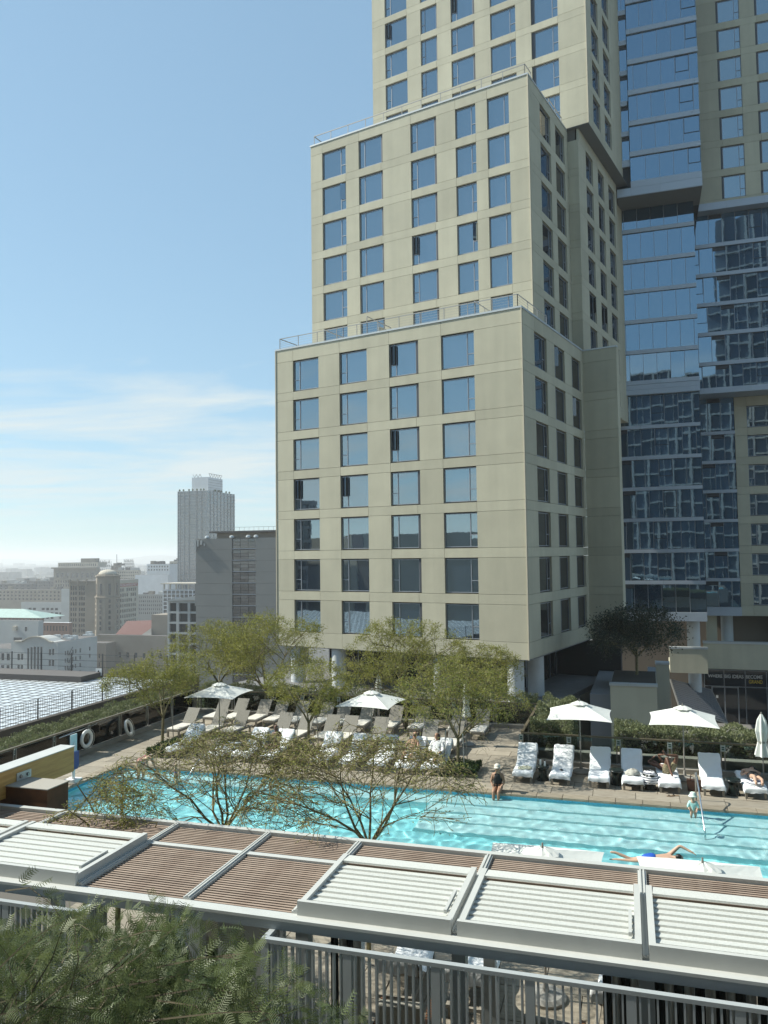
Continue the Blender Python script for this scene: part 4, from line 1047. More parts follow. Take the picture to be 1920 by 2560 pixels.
def grow(seed, H, spread, stems, fork=0.28, levels=3, r0=0.06, kids=(5, 4, 4), flat=0.6, drop=0.0):
    r_ = random.Random(seed); segs = []; tips = []
    cz = H * 0.66
    def inside(p): return ((p.x / spread) ** 2 + (p.y / spread) ** 2 + ((p.z - cz) / (H * 0.38)) ** 2) < 1.08
    def branch(p, d, Ln, rad, lev):
        n = 4 if lev < 2 else 3; pts = [p]; q = p.copy(); dd = d.copy()
        for i in range(n):
            dd = (dd + Vector((r_.gauss(0, .17), r_.gauss(0, .17), r_.gauss(0.03 - drop * lev, .12)))).normalized()
            q2 = q + dd * (Ln / n)
            if lev > 0 and not inside(q2): dd = (dd + Vector((0, 0, -0.35)) - 0.25 * Vector((q.x, q.y, 0)).normalized() if q.length > 0 else dd).normalized(); q2 = q + dd * (Ln / n * 0.6)
            segs.append((q.copy(), q2.copy(), rad * (1 - .7 * i / n), rad * (1 - .7 * (i + 1) / n), lev)); q = q2; pts.append(q.copy())
            if lev < levels and i >= (1 if lev else 0):
                for _ in range(max(1, round(kids[lev] / (n - (1 if lev else 0))))):
                    ax = Vector((r_.gauss(0, 1), r_.gauss(0, 1), r_.gauss(0, .6))).normalized()
                    nd = (dd * 0.75 + ax * 0.75); nd.z *= flat if nd.z > 0 else 0.7; nd.z += 0.12
                    branch(q.copy(), nd.normalized(), Ln * r_.uniform(.5, .72), rad * .42, lev + 1)
        if lev >= levels - 1: tips.append((pts, lev))
    fz = H * fork
    segs.append((Vector((0, 0, 0)), Vector((0.03, 0.02, fz)), r0 * 1.25, r0, 0))
    for s in range(stems):
        a = 2 * math.pi * (s + r_.random() * .5) / stems
        d = Vector((math.cos(a) * .62, math.sin(a) * .62, .78)).normalized()
        branch(Vector((0.03, 0.02, fz)), d, H * 0.52, r0 * .72, 0)
    return segs, tips
def tree(name, label, loc, H, spread, seed, nleaf, leaf, lm, bark=None, stems=4, r0=0.055, levels=3, kids=(5, 4, 4), stakes=0, fork=0.28, group=None, minr=0.004, flat=0.6, jit=0.065, cat='tree', rz=0, low=0.46):
    t_ = thing(name, label, cat, loc, rz, group)
    segs, tips = grow(seed, H, spread, stems, fork, levels, r0, kids, flat)
    b_ = MB()
    for (p, q, ra, rb, lev) in segs: b_.tube([p, q], [max(ra, minr), max(rb, minr)], 6 if lev == 0 else (4 if lev == 1 else 3), cap=False)
    b_.build('trunk', bark or M_bark, t_)
    A = []; D = []
    per = max(2, nleaf // max(1, len(tips)))
    for pts, lev in tips:
        P_ = np.array([tuple(p) for p in pts]); k = per
        tt = rng.random(k) * (len(P_) - 1); i0 = np.minimum(tt.astype(int), len(P_) - 2); f = (tt - i0)[:, None]
        A.append(P_[i0] * (1 - f) + P_[i0 + 1] * f + rng.normal(0, jit, (k, 3))); D.append((P_[-1] - P_[0])[None, :] / np.linalg.norm(P_[-1] - P_[0]) + rng.normal(0, .8, (k, 3)))
    A = np.concatenate(A); D = np.concatenate(D)
    kp = A[:, 2] > H * low; A, D = A[kp], D[kp]
    put('crown', quads_mesh('crown', leaf_quads(A, D, leaf[0] * rng.uniform(.6, 1.3, len(A)), leaf[1] * rng.uniform(.7, 1.2, len(A))), lm), t_)
    for k in range(stakes):
        a = 2.2 * k + .7
        MB().tube([(.5 * math.cos(a), .5 * math.sin(a), 0), (.42 * math.cos(a), .42 * math.sin(a), 1.35)], .02, 6).build('stake', M_steel, t_)
    return t_
TR = 'feathery trees on the far deck'
tree('palo_verde_tree', 'feathery green tree at the far left beside the life rings', U(-18.6, 29.0), 3.75, 2.1, 11, 15000, (.10, .026), M_leaf, stems=4, stakes=1, group=TR, kids=(6, 5, 4))
tree('palo_verde_tree', 'tall feathery green tree behind the left white parasol', U(-16.6, 34.6), 4.7, 3.0, 23, 22000, (.10, .028), M_leaf, stems=5, group=TR, kids=(6, 5, 5), r0=.07)
tree('palo_verde_tree', 'slim feathery green tree among the loungers left of the middle parasol', U(-12.3, 29.5), 3.65, 1.55, 35, 11000, (.095, .026), M_leaf, stems=4, stakes=2, group=TR, kids=(5, 5, 4))
tree('palo_verde_tree', 'tall feathery green tree right of the middle white parasol', U(-9.5, 34.0), 4.6, 2.6, 41, 20000, (.10, .028), M_leaf, stems=5, stakes=1, group=TR, kids=(6, 5, 5), r0=.065)
tree('palo_verde_tree', 'feathery green tree with stakes in the planting bed by the stepped path', U(-5.97, 28.1), 3.8, 2.1, 57, 14000, (.095, .026), M_leaf, stems=5, stakes=3, group=TR, kids=(6, 5, 4))
tree('palo_verde_tree', 'bushy feathery tree behind the far rail left of the hotel columns', U(-20.2, 36.6), 4.2, 2.3, 63, 15000, (.10, .028), M_leaf, stems=5, group=TR, kids=(6, 5, 4))
tree('palo_verde_tree', 'bushy feathery tree at the far rail in front of the hotel columns', U(-6.6, 36.2), 3.3, 1.9, 77, 11000, (.10, .028), M_leaf, stems=5, group=TR, kids=(6, 5, 4))
NT = 'sparse twiggy trees between pergola and pool'
tree('twiggy_tree', 'sparse olive brown tree over the pool, left of the two', U(-8.1, 14.8), 3.78, 2.75, 101, 6500, (.06, .017), M_leafb, M_bark2, stems=6, r0=.042, levels=3, kids=(6, 5, 4), fork=.54, group=NT, minr=.0055, flat=.42, jit=.045)
tree('twiggy_tree', 'sparse olive brown tree over the pool, right of the two', U(-4.95, 14.8), 3.8, 2.45, 131, 6500, (.06, .017), M_leafb, M_bark2, stems=6, r0=.042, levels=3, kids=(6, 5, 4), fork=.54, group=NT, minr=.0055, flat=.42, jit=.045)
tree('twiggy_tree', 'sprawling olive twigs hanging over the slats near the rusty box', U(-9.3, 13.0), 3.25, 1.15, 151, 6000, (.055, .018), M_leafb, M_bark2, stems=5, r0=.045, levels=3, kids=(5, 5, 4), fork=.6, group=NT, minr=.005, flat=.3, jit=.045)
xg, yg = rot(-0.9, 59.5, RZ_G)
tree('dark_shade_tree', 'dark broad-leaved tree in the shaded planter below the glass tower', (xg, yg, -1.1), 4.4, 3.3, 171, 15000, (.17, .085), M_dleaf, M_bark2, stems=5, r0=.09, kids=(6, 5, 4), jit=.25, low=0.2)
# hedges
def hedge(label, u0, u1, v0, v1, z0, z1, n, seed, lf=(.085, .034), lm=None, name='hedge', cat='hedge', hump=0.10):
    t_ = thing(name, label, cat, (0, 0, 0), RZ_P)
    MB().box(u0 + .25, u1 - .25, v0 + .25, v1 - .25, z0, z1 - .35).build('twig_core', M_hcore, t_)
    g = np.random.default_rng(seed)
    k = int(n); face = g.random(k)
    U_ = g.uniform(u0, u1, k); V_ = g.uniform(v0, v1, k); Z_ = g.uniform(z0 + .1, z1, k)
    top = face < .5
    bump = lambda a, c: hump * (np.sin(a * 3.1) * np.sin(c * 2.3 + 1) + .6 * np.sin(a * 7.3 + 2 * c) + .4 * np.sin(c * 9.1 + a))
    Z_[top] = z1 - np.abs(g.normal(0, .09, top.sum()))
    s1 = (~top) & (face < .75); V_[s1] = v0 + np.abs(g.normal(0, .08, s1.sum()))
    s2 = (face >= .75) & (face < .88); U_[s2] = u1 - np.abs(g.normal(0, .08, s2.sum()))
    s3 = face >= .88; U_[s3] = np.where(g.random(s3.sum()) < .5, u0 + np.abs(g.normal(0, .08, s3.sum())), U_[s3])
    Z_ += np.where(top, 1, (Z_ - z0) / (z1 - z0)) * bump(U_, V_)
    V_ += np.where(top, 0, 1) * bump(U_, Z_) * .8
    C = np.stack([U_, V_, Z_], 1); D = g.normal(0, .7, (k, 3)) + np.array([0, -.2, .75])
    put('foliage', quads_mesh('foliage', leaf_quads(C, D, lf[0] * g.uniform(.6, 1.5, k), lf[1] * g.uniform(.7, 1.3, k)), lm or M_hedge), t_)
    return t_
hedge('long grey green hedge outside the left deck rail', -22.9, -21.15, 13, 35.5, -.3, .95, 60000, 1)
hedge('grey green hedge along the far rail behind the grey loungers', -20.9, -4.1, 35.75, 37.2, -.3, 1.15, 30000, 2)
hedge('clipped grey green hedge behind the rail at the right', -0.6, 10.5, 30.45, 32.0, -.2, 1.18, 44000, 3)
hedge('tall grey green shrub mass between the path rail and the first right parasol', -3.65, -2.2, 30.35, 35.6, -.4, 1.35, 20000, 4, hump=.16)
hedge('low leafy ground cover round the staked tree by the path', -6.6, -5.2, 27.15, 28.65, -.05, .26, 5000, 5, (.07, .04), M_gcov, 'ground_cover', 'plants', .04)
hedge('low leafy ground cover round the slim tree among the loungers', -12.55, -11.55, 27.2, 29.2, -.05, .24, 4500, 6, (.07, .04), M_gcov, 'ground_cover', 'plants', .04)
hedge('low leafy ground cover at the left end of the white loungers', -18.0, -17.3, 26.9, 29.0, -.05, .3, 3000, 7, (.07, .04), M_gcov, 'ground_cover', 'plants', .05)
# feathery foreground tree
fg = thing('feathery_tree', 'large feathery green tree filling the lower left foreground', 'tree', U(-5.6, 6.2), RZ_P)
g = np.random.default_rng(99)
SP = []; tb = MB(); tw = MB()
def ztop(u): return np.interp(u, [-10, -8, -6.9, -6.0, -5.3, -4.8, -4.2, -3.5, -3.1, -2.7, -2.3], [3.6, 3.7, 3.75, 4.12, 4.05, 4.2, 3.95, 4.0, 3.5, 3.45, 3.0])
nsp = 430
us = np.clip(g.normal(-5.3, 2.05, nsp), -9.5, -2.35); vs_ = g.uniform(5.9, 8.3, nsp)
ks = 7.5 / vs_
quads = []
for i in range(nsp):
    u, v = us[i] * vs_[i] / 7.5, vs_[i]
    zt = 7.7 - (7.7 - ztop(us[i])) * v / 7.5
    depth = abs(g.normal(0, .75)) if g.random() < .8 else g.uniform(0, 2.2)
    z = zt - depth - .05
    Ls = g.uniform(.45, .95)
    out = np.array([u + 5.6, v - 6.2, 0.0]); out /= np.linalg.norm(out) + .3
    d = np.array([0, 0, .55]) + out * .75 + g.normal(0, .38, 3); d /= np.linalg.norm(d)
    p = np.array([u, v, z]) - d * Ls
    pts = [p.copy()]; n = 13
    for k in range(n):
        d = d + np.array([0, 0, -.035]) + g.normal(0, .05, 3); d /= np.linalg.norm(d)
        p = p + d * Ls / n; pts.append(p.copy())
        side = np.cross(d, g.normal(size=3)); side /= np.linalg.norm(side)
        fd = d * .55 + side * .8 + np.array([0, 0, -.05]); fd /= np.linalg.norm(fd)
        fl = g.uniform(.13, .22) * (1.0 if k < n - 2 else .7)
        m = 8; tt = np.linspace(.12, 1, m)[:, None]
        nrm = np.cross(fd, g.normal(size=3)); nrm /= np.linalg.norm(nrm); w = np.cross(nrm, fd)
        base = p + fd * fl * tt + nrm * (-.25 * fl * tt ** 2)
        ll = 0.052 * (1 - .35 * np.abs(tt - .45))
        for sg in (-1, 1):
            tip = base + (w * sg * .9 + fd * .42) * ll
            wd = fd * .0040
            quads.append(np.stack([base - wd, base + wd, tip + wd * .6, tip - wd * .6], 1))
    if i % 2 == 0: tw.tube([tuple(pts[0] - np.array([u + 5.6, v - 6.2, .6]) * .15), tuple(pts[4]), tuple(pts[9]), tuple(pts[-1])], [.009, .006, .004, .002], 3, cap=False)
Q = np.concatenate(quads); Q = Q - np.array([-5.6, 6.2, 0.0])
put('crown', quads_mesh('crown', Q, M_fern), fg)
tw.v = [(x + 5.6, y - 6.2, z) for (x, y, z) in tw.v]
tag(tw.build('twigs', mat('dark_twig', (0.09, 0.075, 0.045), .9), fg), kind='stuff')
for a in np.linspace(0, 6.28, 11)[:-1]:
    tb.tube([(0, 0, 1.0), (.7 * math.cos(a), .5 * math.sin(a), 1.9), (1.7 * math.cos(a), .9 * math.sin(a), 2.6), (2.6 * math.cos(a), 1.3 * math.sin(a), 3.0)], [.05, .035, .02, .008], 6, cap=False)
tb.tube([(0, 0, -.1), (.02, 0, .5), (0, 0, 1.1)], [.11, .09, .08], 8)
tb.build('trunk', M_bark2, fg)
bush = hedge('dark green bush in the passage behind the feathery tree', -7.4, -6.3, 9.9, 11.6, 0, 1.5, 9000, 12, (.07, .03), M_gcov, 'bush', 'bush', .14)
# ================================================================== city beyond the deck
def cm(name, c, **k): return mat(name, c, 0.85, vary=k.get('vary', 0.1), scale=k.get('scale', 0.08))
M_cwin = mat('city_window_glass', (0.03, 0.035, 0.04), 0.08, rnd=0.5, ior=1.8)
M_pale = cm('pale_render', (0.42, 0.42, 0.40)); M_brown = cm('brown_stone', (0.24, 0.20, 0.155)); M_buff = cm('buff_brick', (0.46, 0.41, 0.33))
M_grey = cm('slab_grey', (0.235, 0.23, 0.215), vary=0.06); M_white = cm('white_paint', (0.62, 0.63, 0.64)); M_roofd = cm('dark_roof', (0.11, 0.10, 0.095))
M_brick = cm('red_brick', (0.22, 0.12, 0.085)); M_steelb = mat('sign_steel', (0.10, 0.10, 0.10), 0.7)
_cw = {}
def holes(w, h, ops, d):                                # wall sheet in x,z with recessed openings, facing -y
    xs = sorted({0, w} | {o[0] for o in ops} | {o[1] for o in ops}); zs = sorted({0, h} | {o[2] for o in ops} | {o[3] for o in ops})
    b_ = MB()
    for i in range(len(xs) - 1):
        for j in range(len(zs) - 1):
            cx, cz = (xs[i] + xs[i + 1]) / 2, (zs[j] + zs[j + 1]) / 2
            if any(o[0] < cx < o[1] and o[2] < cz < o[3] for o in ops): continue
            b_.add([(xs[i], 0, zs[j]), (xs[i + 1], 0, zs[j]), (xs[i + 1], 0, zs[j + 1]), (xs[i], 0, zs[j + 1])], [(0, 1, 2, 3)])
    for (a, c, e, f) in ops:
        b_.add([(a, 0, e), (c, 0, e), (c, 0, f), (a, 0, f), (a, d, e), (c, d, e), (c, d, f), (a, d, f)], [(0, 1, 5, 4), (1, 2, 6, 5), (2, 3, 7, 6), (3, 0, 4, 7)])
    return b_
def block(parent, u0, u1, v0, v1, z0, z1, m, front=(), side=(), dep=0.35, pane=None, name='wall', roof=None, mside=None, skipf=False):
    """front: openings (u from left, z absolute); side: openings (v from the front, z absolute)."""
    pane = pane or M_cwin
    MB().box(u0 + dep + .05, u1 - dep - .05, v0 + dep + .05, v1, z0, z1 - .02).build('inner_wall', M_roofd, parent)
    holes(u1 - u0, z1 - z0, [(a, b, c - z0, d - z0) for a, b, c, d in front], dep).build(name, m, parent, (u0, v0, z0))
    holes(v1 - v0, z1 - z0, [(a, b, c - z0, d - z0) for a, b, c, d in side], dep).build(name, mside or m, parent, (u1, v0, z0), math.pi / 2)
    for a, b, c, d in front: piece('window', pane, parent, u0 + a, u0 + b, v0 + dep - .06, v0 + dep - .01, c, d)
    for a, b, c, d in side: piece('window', pane, parent, u1 - dep + .01, u1 - dep + .06, v0 + a, v0 + b, c, d)
    MB().add([(u0, v0, z1), (u1, v0, z1), (u1, v1, z1), (u0, v1, z1)], [(0, 1, 2, 3)]).build('roof', roof or M_roofd, parent)
def grid(s0, s1, n, z0, z1, rows, fw=0.55, fh=0.55):
    o = []; w = (s1 - s0) / n; h = (z1 - z0) / rows
    for i in range(n):
        for j in range(rows): o.append((s0 + (i + .5 - fw / 2) * w, s0 + (i + .5 + fw / 2) * w, z0 + (j + .5 - fh / 2) * h, z0 + (j + .5 + fh / 2) * h))
    return o
ZG = -63.9
def depth_of(u1, px):                                   # where the sight line px meets the side plane u = u1
    return u1 / city_u(px, 1.0)
def cb_(name, label): return thing(name, label, 'building', (0, 0, 0), RZ_P)
def ext(xl, xc, xr, yt, v):
    u0, u1 = city_u(xl, v), city_u(xc, v); return u0, u1, v, (depth_of(u1, xr) if xr else v + 25), city_z(xc, yt, v)
# white hall with curved gable and fire escapes
t_ = cb_('gabled_hall', 'white hall with curved gable, tall dark bays and fire escapes, lower left of the city')
u0, u1, v0, v1, zt = ext(30, 146.5, 244, 1606, 330)
W_ = u1 - u0; hz = lambda y: city_z(90, y, v0)
fo = [(W_ * (a - 140) / 535, W_ * (b - 140) / 535, hz(1380 + .217 * d), hz(1380 + .217 * c)) for a, b, c, d in
      [(328, 352, 1112, 1372), (366, 390, 1100, 1372), (403, 427, 1092, 1372), (440, 464, 1092, 1372), (477, 501, 1092, 1372), (216, 244, 1180, 1252), (255, 283, 1176, 1248), (574, 598, 1116, 1184), (609, 634, 1110, 1180), (216, 244, 1310, 1372), (255, 283, 1308, 1372), (574, 598, 1240, 1310), (609, 634, 1236, 1306)]]
Dp = v1 - v0; so = []
for px, y0s in [(765, 1040), (792, 1040), (850, 1030), (882, 1026), (934, 1018), (1042, 1004)]:
    vv0 = depth_of(u1, .217 * (px - 8)) - v0; vv1 = depth_of(u1, .217 * (px + 9)) - v0
    for k in range(4 if px != 1042 else 2): so.append((vv0, vv1, zt - 5.0 - 3.75 * k - 2.0, zt - 5.0 - 3.75 * k + .1))
block(t_, u0, u1, v0, v1, ZG, zt, M_pale, fo, so, .6)
arch = [(W_ * (a - 140) / 535, hz(1380 + .217 * y) - zt) for a, y in [(190, 1100), (235, 1078), (275, 1040), (330, 1000), (390, 980), (440, 975), (490, 980), (545, 1000), (590, 1030), (625, 1035)]]
arch = [(x, max(z, 0.02)) for x, z in arch]
MB().prism([(arch[-1][0], 0), (arch[0][0], 0)] + arch, 0, 9).build('curved_gable', M_pale, t_, (u0, v0 - .15, zt))
for (a, za), (b, zb) in zip(arch, arch[1:]): MB().bar((a, -.5, za + .15), (b, -.5, zb + .15), 1.2, .5).build('gable_moulding', M_buff, t_, (u0, v0, zt))
block(t_, u0 - 22, u0 - .02, v0 + .6, v0 + 30, ZG, hz(1624), M_pale, grid(1, 21.5, 6, hz(1690), hz(1630), 2, .55, .6), [], .5)
fe = MB()
for k in range(4):
    zz = zt - 7.1 - 3.75 * k; a0, a1 = depth_of(u1, .217 * 783), depth_of(u1, .217 * 832)
    fe.box(u1, u1 + 1.1, a0, a1, zz, zz + .12); fe.bar((u1 + 1.1, a0, zz + 1.1), (u1 + 1.1, a1, zz + 1.1), .1); fe.bar((u1 + .8, a0, zz), (u1 + .8, a1, zz + 3.7), .25)
    for q in range(6): fe.bar((u1 + 1.1, a0 + (a1 - a0) * q / 5, zz), (u1 + 1.1, a0 + (a1 - a0) * q / 5, zz + 1.1), .08)
fe.build('fire_escape', M_steelb, t_)
for k in range(9): MB().box(-1.5, 1.5, -1, 1, 0, random.uniform(.6, 2)).build('roof_unit', M_coping, t_, (u1 - random.uniform(2, 14), v0 + random.uniform(12, 40), zt))
# others
t_ = cb_('white_block', 'plain white block with one window rising behind the curved gable')
u0, u1, v0, v1, zt = ext(-25, 97.6, 110, 1552, 372); z_ = lambda y: city_z(50, y, v0)
block(t_, u0, u1, v0, v1, ZG, zt, M_pale, [(u1 - u0 - 9.2, u1 - u0 - 7.6, z_(1578), z_(1567)), (u1 - u0 - 17, u1 - u0 - 11, z_(1614), z_(1594))], [], .4)
MB().box(-1.2, 1.2, -1.4, 0, 0, 2.4).build('wall_unit', M_buff, t_, (u1 - 15.5, v0 - .01, z_(1576)))
t_ = cb_('green_roof_house', 'low building with pale green hipped roof at the left edge')
u0, u1, v0, v1, zt = ext(-30, 106, 112, 1545, 480); ur = city_u(54, 488); zr = city_z(54, 1522, 492)
block(t_, u0, u1, v0, v1, ZG, zt, M_brick, grid(2, u1 - u0 - 1, 14, zt - 3.4, zt - .3, 1, .6, .7), [], .4)
MB().add([(u0, v0 - 1, zt), (u1 + 1, v0 - 1, zt), (u1 + 1, v0 + 24, zt), (u0, v0 + 24, zt), (ur, v0 + 11, zr), (u0, v0 + 11, zr)], [(0, 1, 4, 5), (1, 2, 4), (2, 3, 5, 4), (3, 2, 1, 0)]).build('hipped_roof', mat('verdigris_roof', (0.30, 0.42, 0.38), .6, vary=.12, scale=.4), t_)
t_ = cb_('parking_garage', 'pale concrete parking garage with long dark openings behind the green roof')
u0, u1, v0, v1, zt = ext(54, 174, 182, 1506, 640); zq = lambda y: city_z(120, y, 640)
block(t_, u0, u1, v0, v1, ZG, zt, M_pale, [o for i, o in enumerate(grid(8, u1 - u0 - 2, 9, zt - 17, zt - 4.5, 3, .75, .55)) if i % 5 != 3], [], .8, pane=M_dark)
t_ = cb_('brick_block', 'low red brick building with white roof left of the domed tower')
u0, u1, v0, v1, zt = ext(98, 174, 182, 1557, 432)
block(t_, u0, u1, v0, v1, ZG, zt, M_brick, grid(1, u1 - u0 - 1, 9, zt - 6.5, zt - 1, 1, .45, .6), [], .4, roof=M_white)
# domed tower block
t_ = cb_('domed_office_block', 'old brown office block with domed corner tower and pale right wing')
u0, u1, v0, v1, zt = ext(174, 272, 346, 1452, 470)
fl = 3.75
fo = []
for k in range(9):
    zz = zt - 9.8 - k * fl
    for a in (1.0, 2.9, 4.8, 8.0, 9.9, 11.6): fo.append((a, a + 1.35, zz, zz + 2.3))
for a in (1.0, 2.9, 4.8, 8.0, 9.9, 11.6): fo.append((a, a + 1.3, zt - 6.6, zt - 3.4))
so = []
Ls = v1 - v0
for k in range(9):
    zz = zt - 8.2 - k * fl
    for q in range(11):
        if (k * 11 + q) % 13 != 5: so.append((6 + q * (Ls - 8) / 11, 6 + q * (Ls - 8) / 11 + (Ls - 8) / 11 * .62, zz, zz + 2.3))
block(t_, u0, u1, v0, v1, ZG, zt, M_brown, fo, so, .4, mside=M_buff)
MB().box(u1 - .01, u1 + .08, v0 + 6, v1 - 1, zt - 4.8, zt - 2.6).build('painted_band', mat('faded_red_paint', (0.34, 0.10, 0.07), .9, vary=.2, scale=.4), t_)
lt = lettering('METROPOLITAN WATER DISTRICT', 0, Ls - 9, zt - 4.4, zt - 3.0, 0, M_white)
put('lettering', lt, t_, (u1 + .12, v0 + 7, 0), math.pi / 2)
MB().box(u0 - .5, u1, v0 - .5, v0 - .02, zt - .9, zt + .2).build('cornice', M_brown, t_)
for k in range(3): MB().box(-.5, .5, -.6, 0, -3, 1.2).build('pinnacle', M_brown, t_, (u0 + .6 + k * 7, v0 - .03, zt))
uc, vc = u1 - 3.0, v0 + 3.2
oc = [(8.6, ZG), (8.6, zt - 11.8), (9.1, zt - 11.6), (9.1, zt - 11.0), (8.2, zt - 10.8), (8.2, zt + 2.6), (8.8, zt + 2.8), (8.8, zt + 3.6), (7.4, zt + 3.8), (7.4, zt + 4.4), (6.2, zt + 4.5)]
MB().lathe(oc, 8).build('corner_tower', M_brown, t_, (uc, vc, 0), R(22.5))
MB().lathe([(6.2 * math.cos(a), 3.3 * math.sin(a)) for a in np.linspace(0, 1.5, 9)], 20).build('dome', M_buff, t_, (uc, vc, zt + 4.5))
for a in (-135, -90, -45, 0):
    a_ = R(a + 22.5 - 0); c_, s_ = math.cos(R(a)), math.sin(R(a))
    for (zz, h_, w_) in [(zt - 9.5, 7.6, 1.5)] + [(zt - 15 - fl * k, 2.3, 1.4) for k in range(6)]:
        MB().box(-w_ / 2, w_ / 2, -.12, .12, 0, h_).build('window', M_cwin, t_, (uc + 7.62 * c_, vc + 7.62 * s_, zz) if zz > zt - 11 else (uc + 7.97 * c_, vc + 7.97 * s_, zz), R(a) + math.pi / 2)
t_ = cb_('theatre_block', 'brown windowless theatre block with rust red roof below the domed tower')
u0, u1, v0, v1, zt = ext(243, 420, 428, 1590, 400)
block(t_, u0, u1, v0, v1, ZG, zt, M_brown, grid(2, u1 - u0 - 2, 8, zt - 14, zt - 9, 1, .35, .6), [], .4)
ub = city_u(379, 412); zb = city_z(379, 1537, 412)
MB().box(ub, u1, 412, 428, ZG, zb).build('stage_house', M_brown, t_)
MB().add([(city_u(290, 402), 402, zt + .1), (ub, 402, zt + .1), (ub, 424, zb - 4), (city_u(318, 424), 424, zb - 5)], [(0, 1, 2, 3)]).build('sloped_roof', mat('rust_roof', (0.13, 0.055, 0.045), .9), t_)
block(t_, u0, city_u(285, 398), 391, 399.9, ZG, city_z(260, 1608, 391), M_brown, grid(4, 10, 2, city_z(260, 1672, 391), city_z(260, 1630, 391), 2, .3, .5), [], .4)
t_ = cb_('cornice_block', 'distant stone block with heavy cornice and arched window row on the skyline')
u0, u1, v0, v1, zt = ext(134.5, 241, 250, 1418, 830); fl = 4.3
fo = grid(2, u1 - u0 - 2, 8, zt - 13.5, zt - 6, 1, .5, .75) + grid(2, u1 - u0 - 2, 16, zt - 40, zt - 15, 5, .5, .6)
block(t_, u0, u1, v0, v1, ZG, zt, M_brown, fo, [], .6)
MB().box(u0 - 2.2, u1 + 1, v0 - 2.2, v0 - .03, zt - 1.6, zt + .2).build('cornice', M_brown, t_)
block(t_, u0 + 4, u1, v0 + 3, v0 + 20, zt + .3, zt + 6, M_buff, grid(1, u1 - u0 - 6, 18, zt + 1, zt + 5, 1, .5, .7), [], .3)
MB().box(0, 20, 0, 10, 0, 5).build('penthouse', M_brown, t_, (u0 + 34, v0 + 8, zt + 6.02))
def sign_frame(name, label, xl, xr, y0, y1, v, words):
    s_ = thing(name, label, 'sign', (0, 0, 0), RZ_P)
    a, b, z1, z0 = city_u(xl, v), city_u(xr, v), city_z((xl + xr) / 2, y0, v), city_z((xl + xr) / 2, y1, v)
    f = MB(); n = 9
    for k in range(n + 1):
        u = a + (b - a) * k / n; f.bar((u, v, z0), (u, v, z1 - (z1 - z0) * .1 * (k % 2)), .28); f.bar((u, v + 6, z0 - 3), (u, v, z0 + (z1 - z0) * .7), .22)
    for k in range(5): zz = z0 + (z1 - z0) * k / 4; f.bar((a, v, zz), (b, v, zz), .22)
    f.build('lattice', M_steelb, s_)
    for i, w in enumerate(words):
        zz = z0 + (z1 - z0) * (.72 - .3 * i)
        put('lettering', lettering(w, a + 1, b - 1, zz, zz + (z1 - z0) * .22, v - .4, M_steelb), s_)
    return s_
sign_frame('roof_sign', 'wide steel lattice roof sign with rows of letters on the skyline', 231, 278, 1400, 1432, 880, ['MILLION DOLLAR', 'HOTEL ROSSLYN'])
sign_frame('roof_sign', 'arched steel roof sign right of the mast on the skyline', 310, 334, 1398, 1422, 880, ['ROSSLYN'])
tag(MB().tube([U(city_u(292, 860), 860, city_z(292, 1420, 860)), U(city_u(292, 860), 860, city_z(292, 1386, 860))], .35, 6).build('flag_mast', M_steelb), 'thin mast between the two roof signs', 'mast')
for (nm, lb, xl, xc, xr, yt, v, m, fo_) in [
    ('low_rise', 'long low brown rooftops at the far left edge', -60, 154, 165, 1474, 735, M_brown, (22, 3)), ('low_rise', 'darker low block with rooftop plant at the left edge', -60, 80, 92, 1459, 830, M_roofd, (10, 2)),
    ('mid_rise', 'beige block with roof plant right of the roof signs', 279, 347, 352, 1425, 860, M_buff, (14, 4)), ('mid_rise', 'brown block behind the mast between the roof signs', 278, 300, 304, 1414, 900, M_brown, (5, 3)),
    ('mid_rise', 'white painted block beside the glass tower', 367, 424, 446, 1410, 800, M_white, (8, 2)), ('mid_rise', 'blank white party wall block below the white painted block', 338, 420, 428, 1437, 770, M_white, (0, 0)),
    ('mid_rise', 'buff block stepping up against the glass tower', 424, 447, 450, 1403, 830, M_buff, (5, 4)), ('low_rise', 'grey glazed low block left of the modern grid building', 345, 408, 412, 1486, 700, M_grey, (12, 5)),
    ('low_rise', 'pale low block left of the domed tower base', 154, 175, 180, 1472, 600, M_pale, (0, 0)), ('low_rise', 'low plant-covered rooftops under the cornice block', 45, 135, 140, 1452, 900, M_roofd, (14, 2))]:
    t_ = cb_(nm, lb); u0, u1, v0, v1, zt = ext(xl, xc, xr, yt, v)
    block(t_, u0, u1, v0, min(v1, v0 + 60), ZG, zt, m, grid(1, u1 - u0 - 1, fo_[0], zt - 4.2 * fo_[1], zt - 1, fo_[1], .5, .5) if fo_[0] else [], [], .5)
    for k in range(5 if fo_[0] else 0): MB().box(-2.5, 2.5, -2, 2, 0, random.uniform(1.5, 4)).build('roof_unit', random.choice([M_pale, M_brown, M_roofd]), t_, (random.uniform(u0 + 3, u1 - 3), v0 + random.uniform(4, 15), zt))
t_ = cb_('modern_grid_block', 'modern block with white window grid and open roof canopy before the glass tower')
u0, u1, v0, v1, zt = ext(407, 492, 500, 1474, 560)
block(t_, u0, u1, v0, v1, ZG, zt, M_white, grid(.3, u1 - u0, 8, zt - 22, zt - .5, 7, .82, .8), [], .3)
zc_ = city_z(440, 1458, 560)
MB().box(u0 - 1.5, u1 + 1, v0 - 1, v0 + 20, zc_ - .8, zc_).build('roof_canopy', M_buff, t_)
for k in range(5): MB().box(-.5, .5, -.5, .5, zt, zc_ - .8).build('canopy_post', M_buff, t_, (u0 + 1 + k * 5.5, v0 + .6, 0))
t_ = cb_('concrete_frame_garage', 'concrete frame garage with large square openings left of the grey slab')
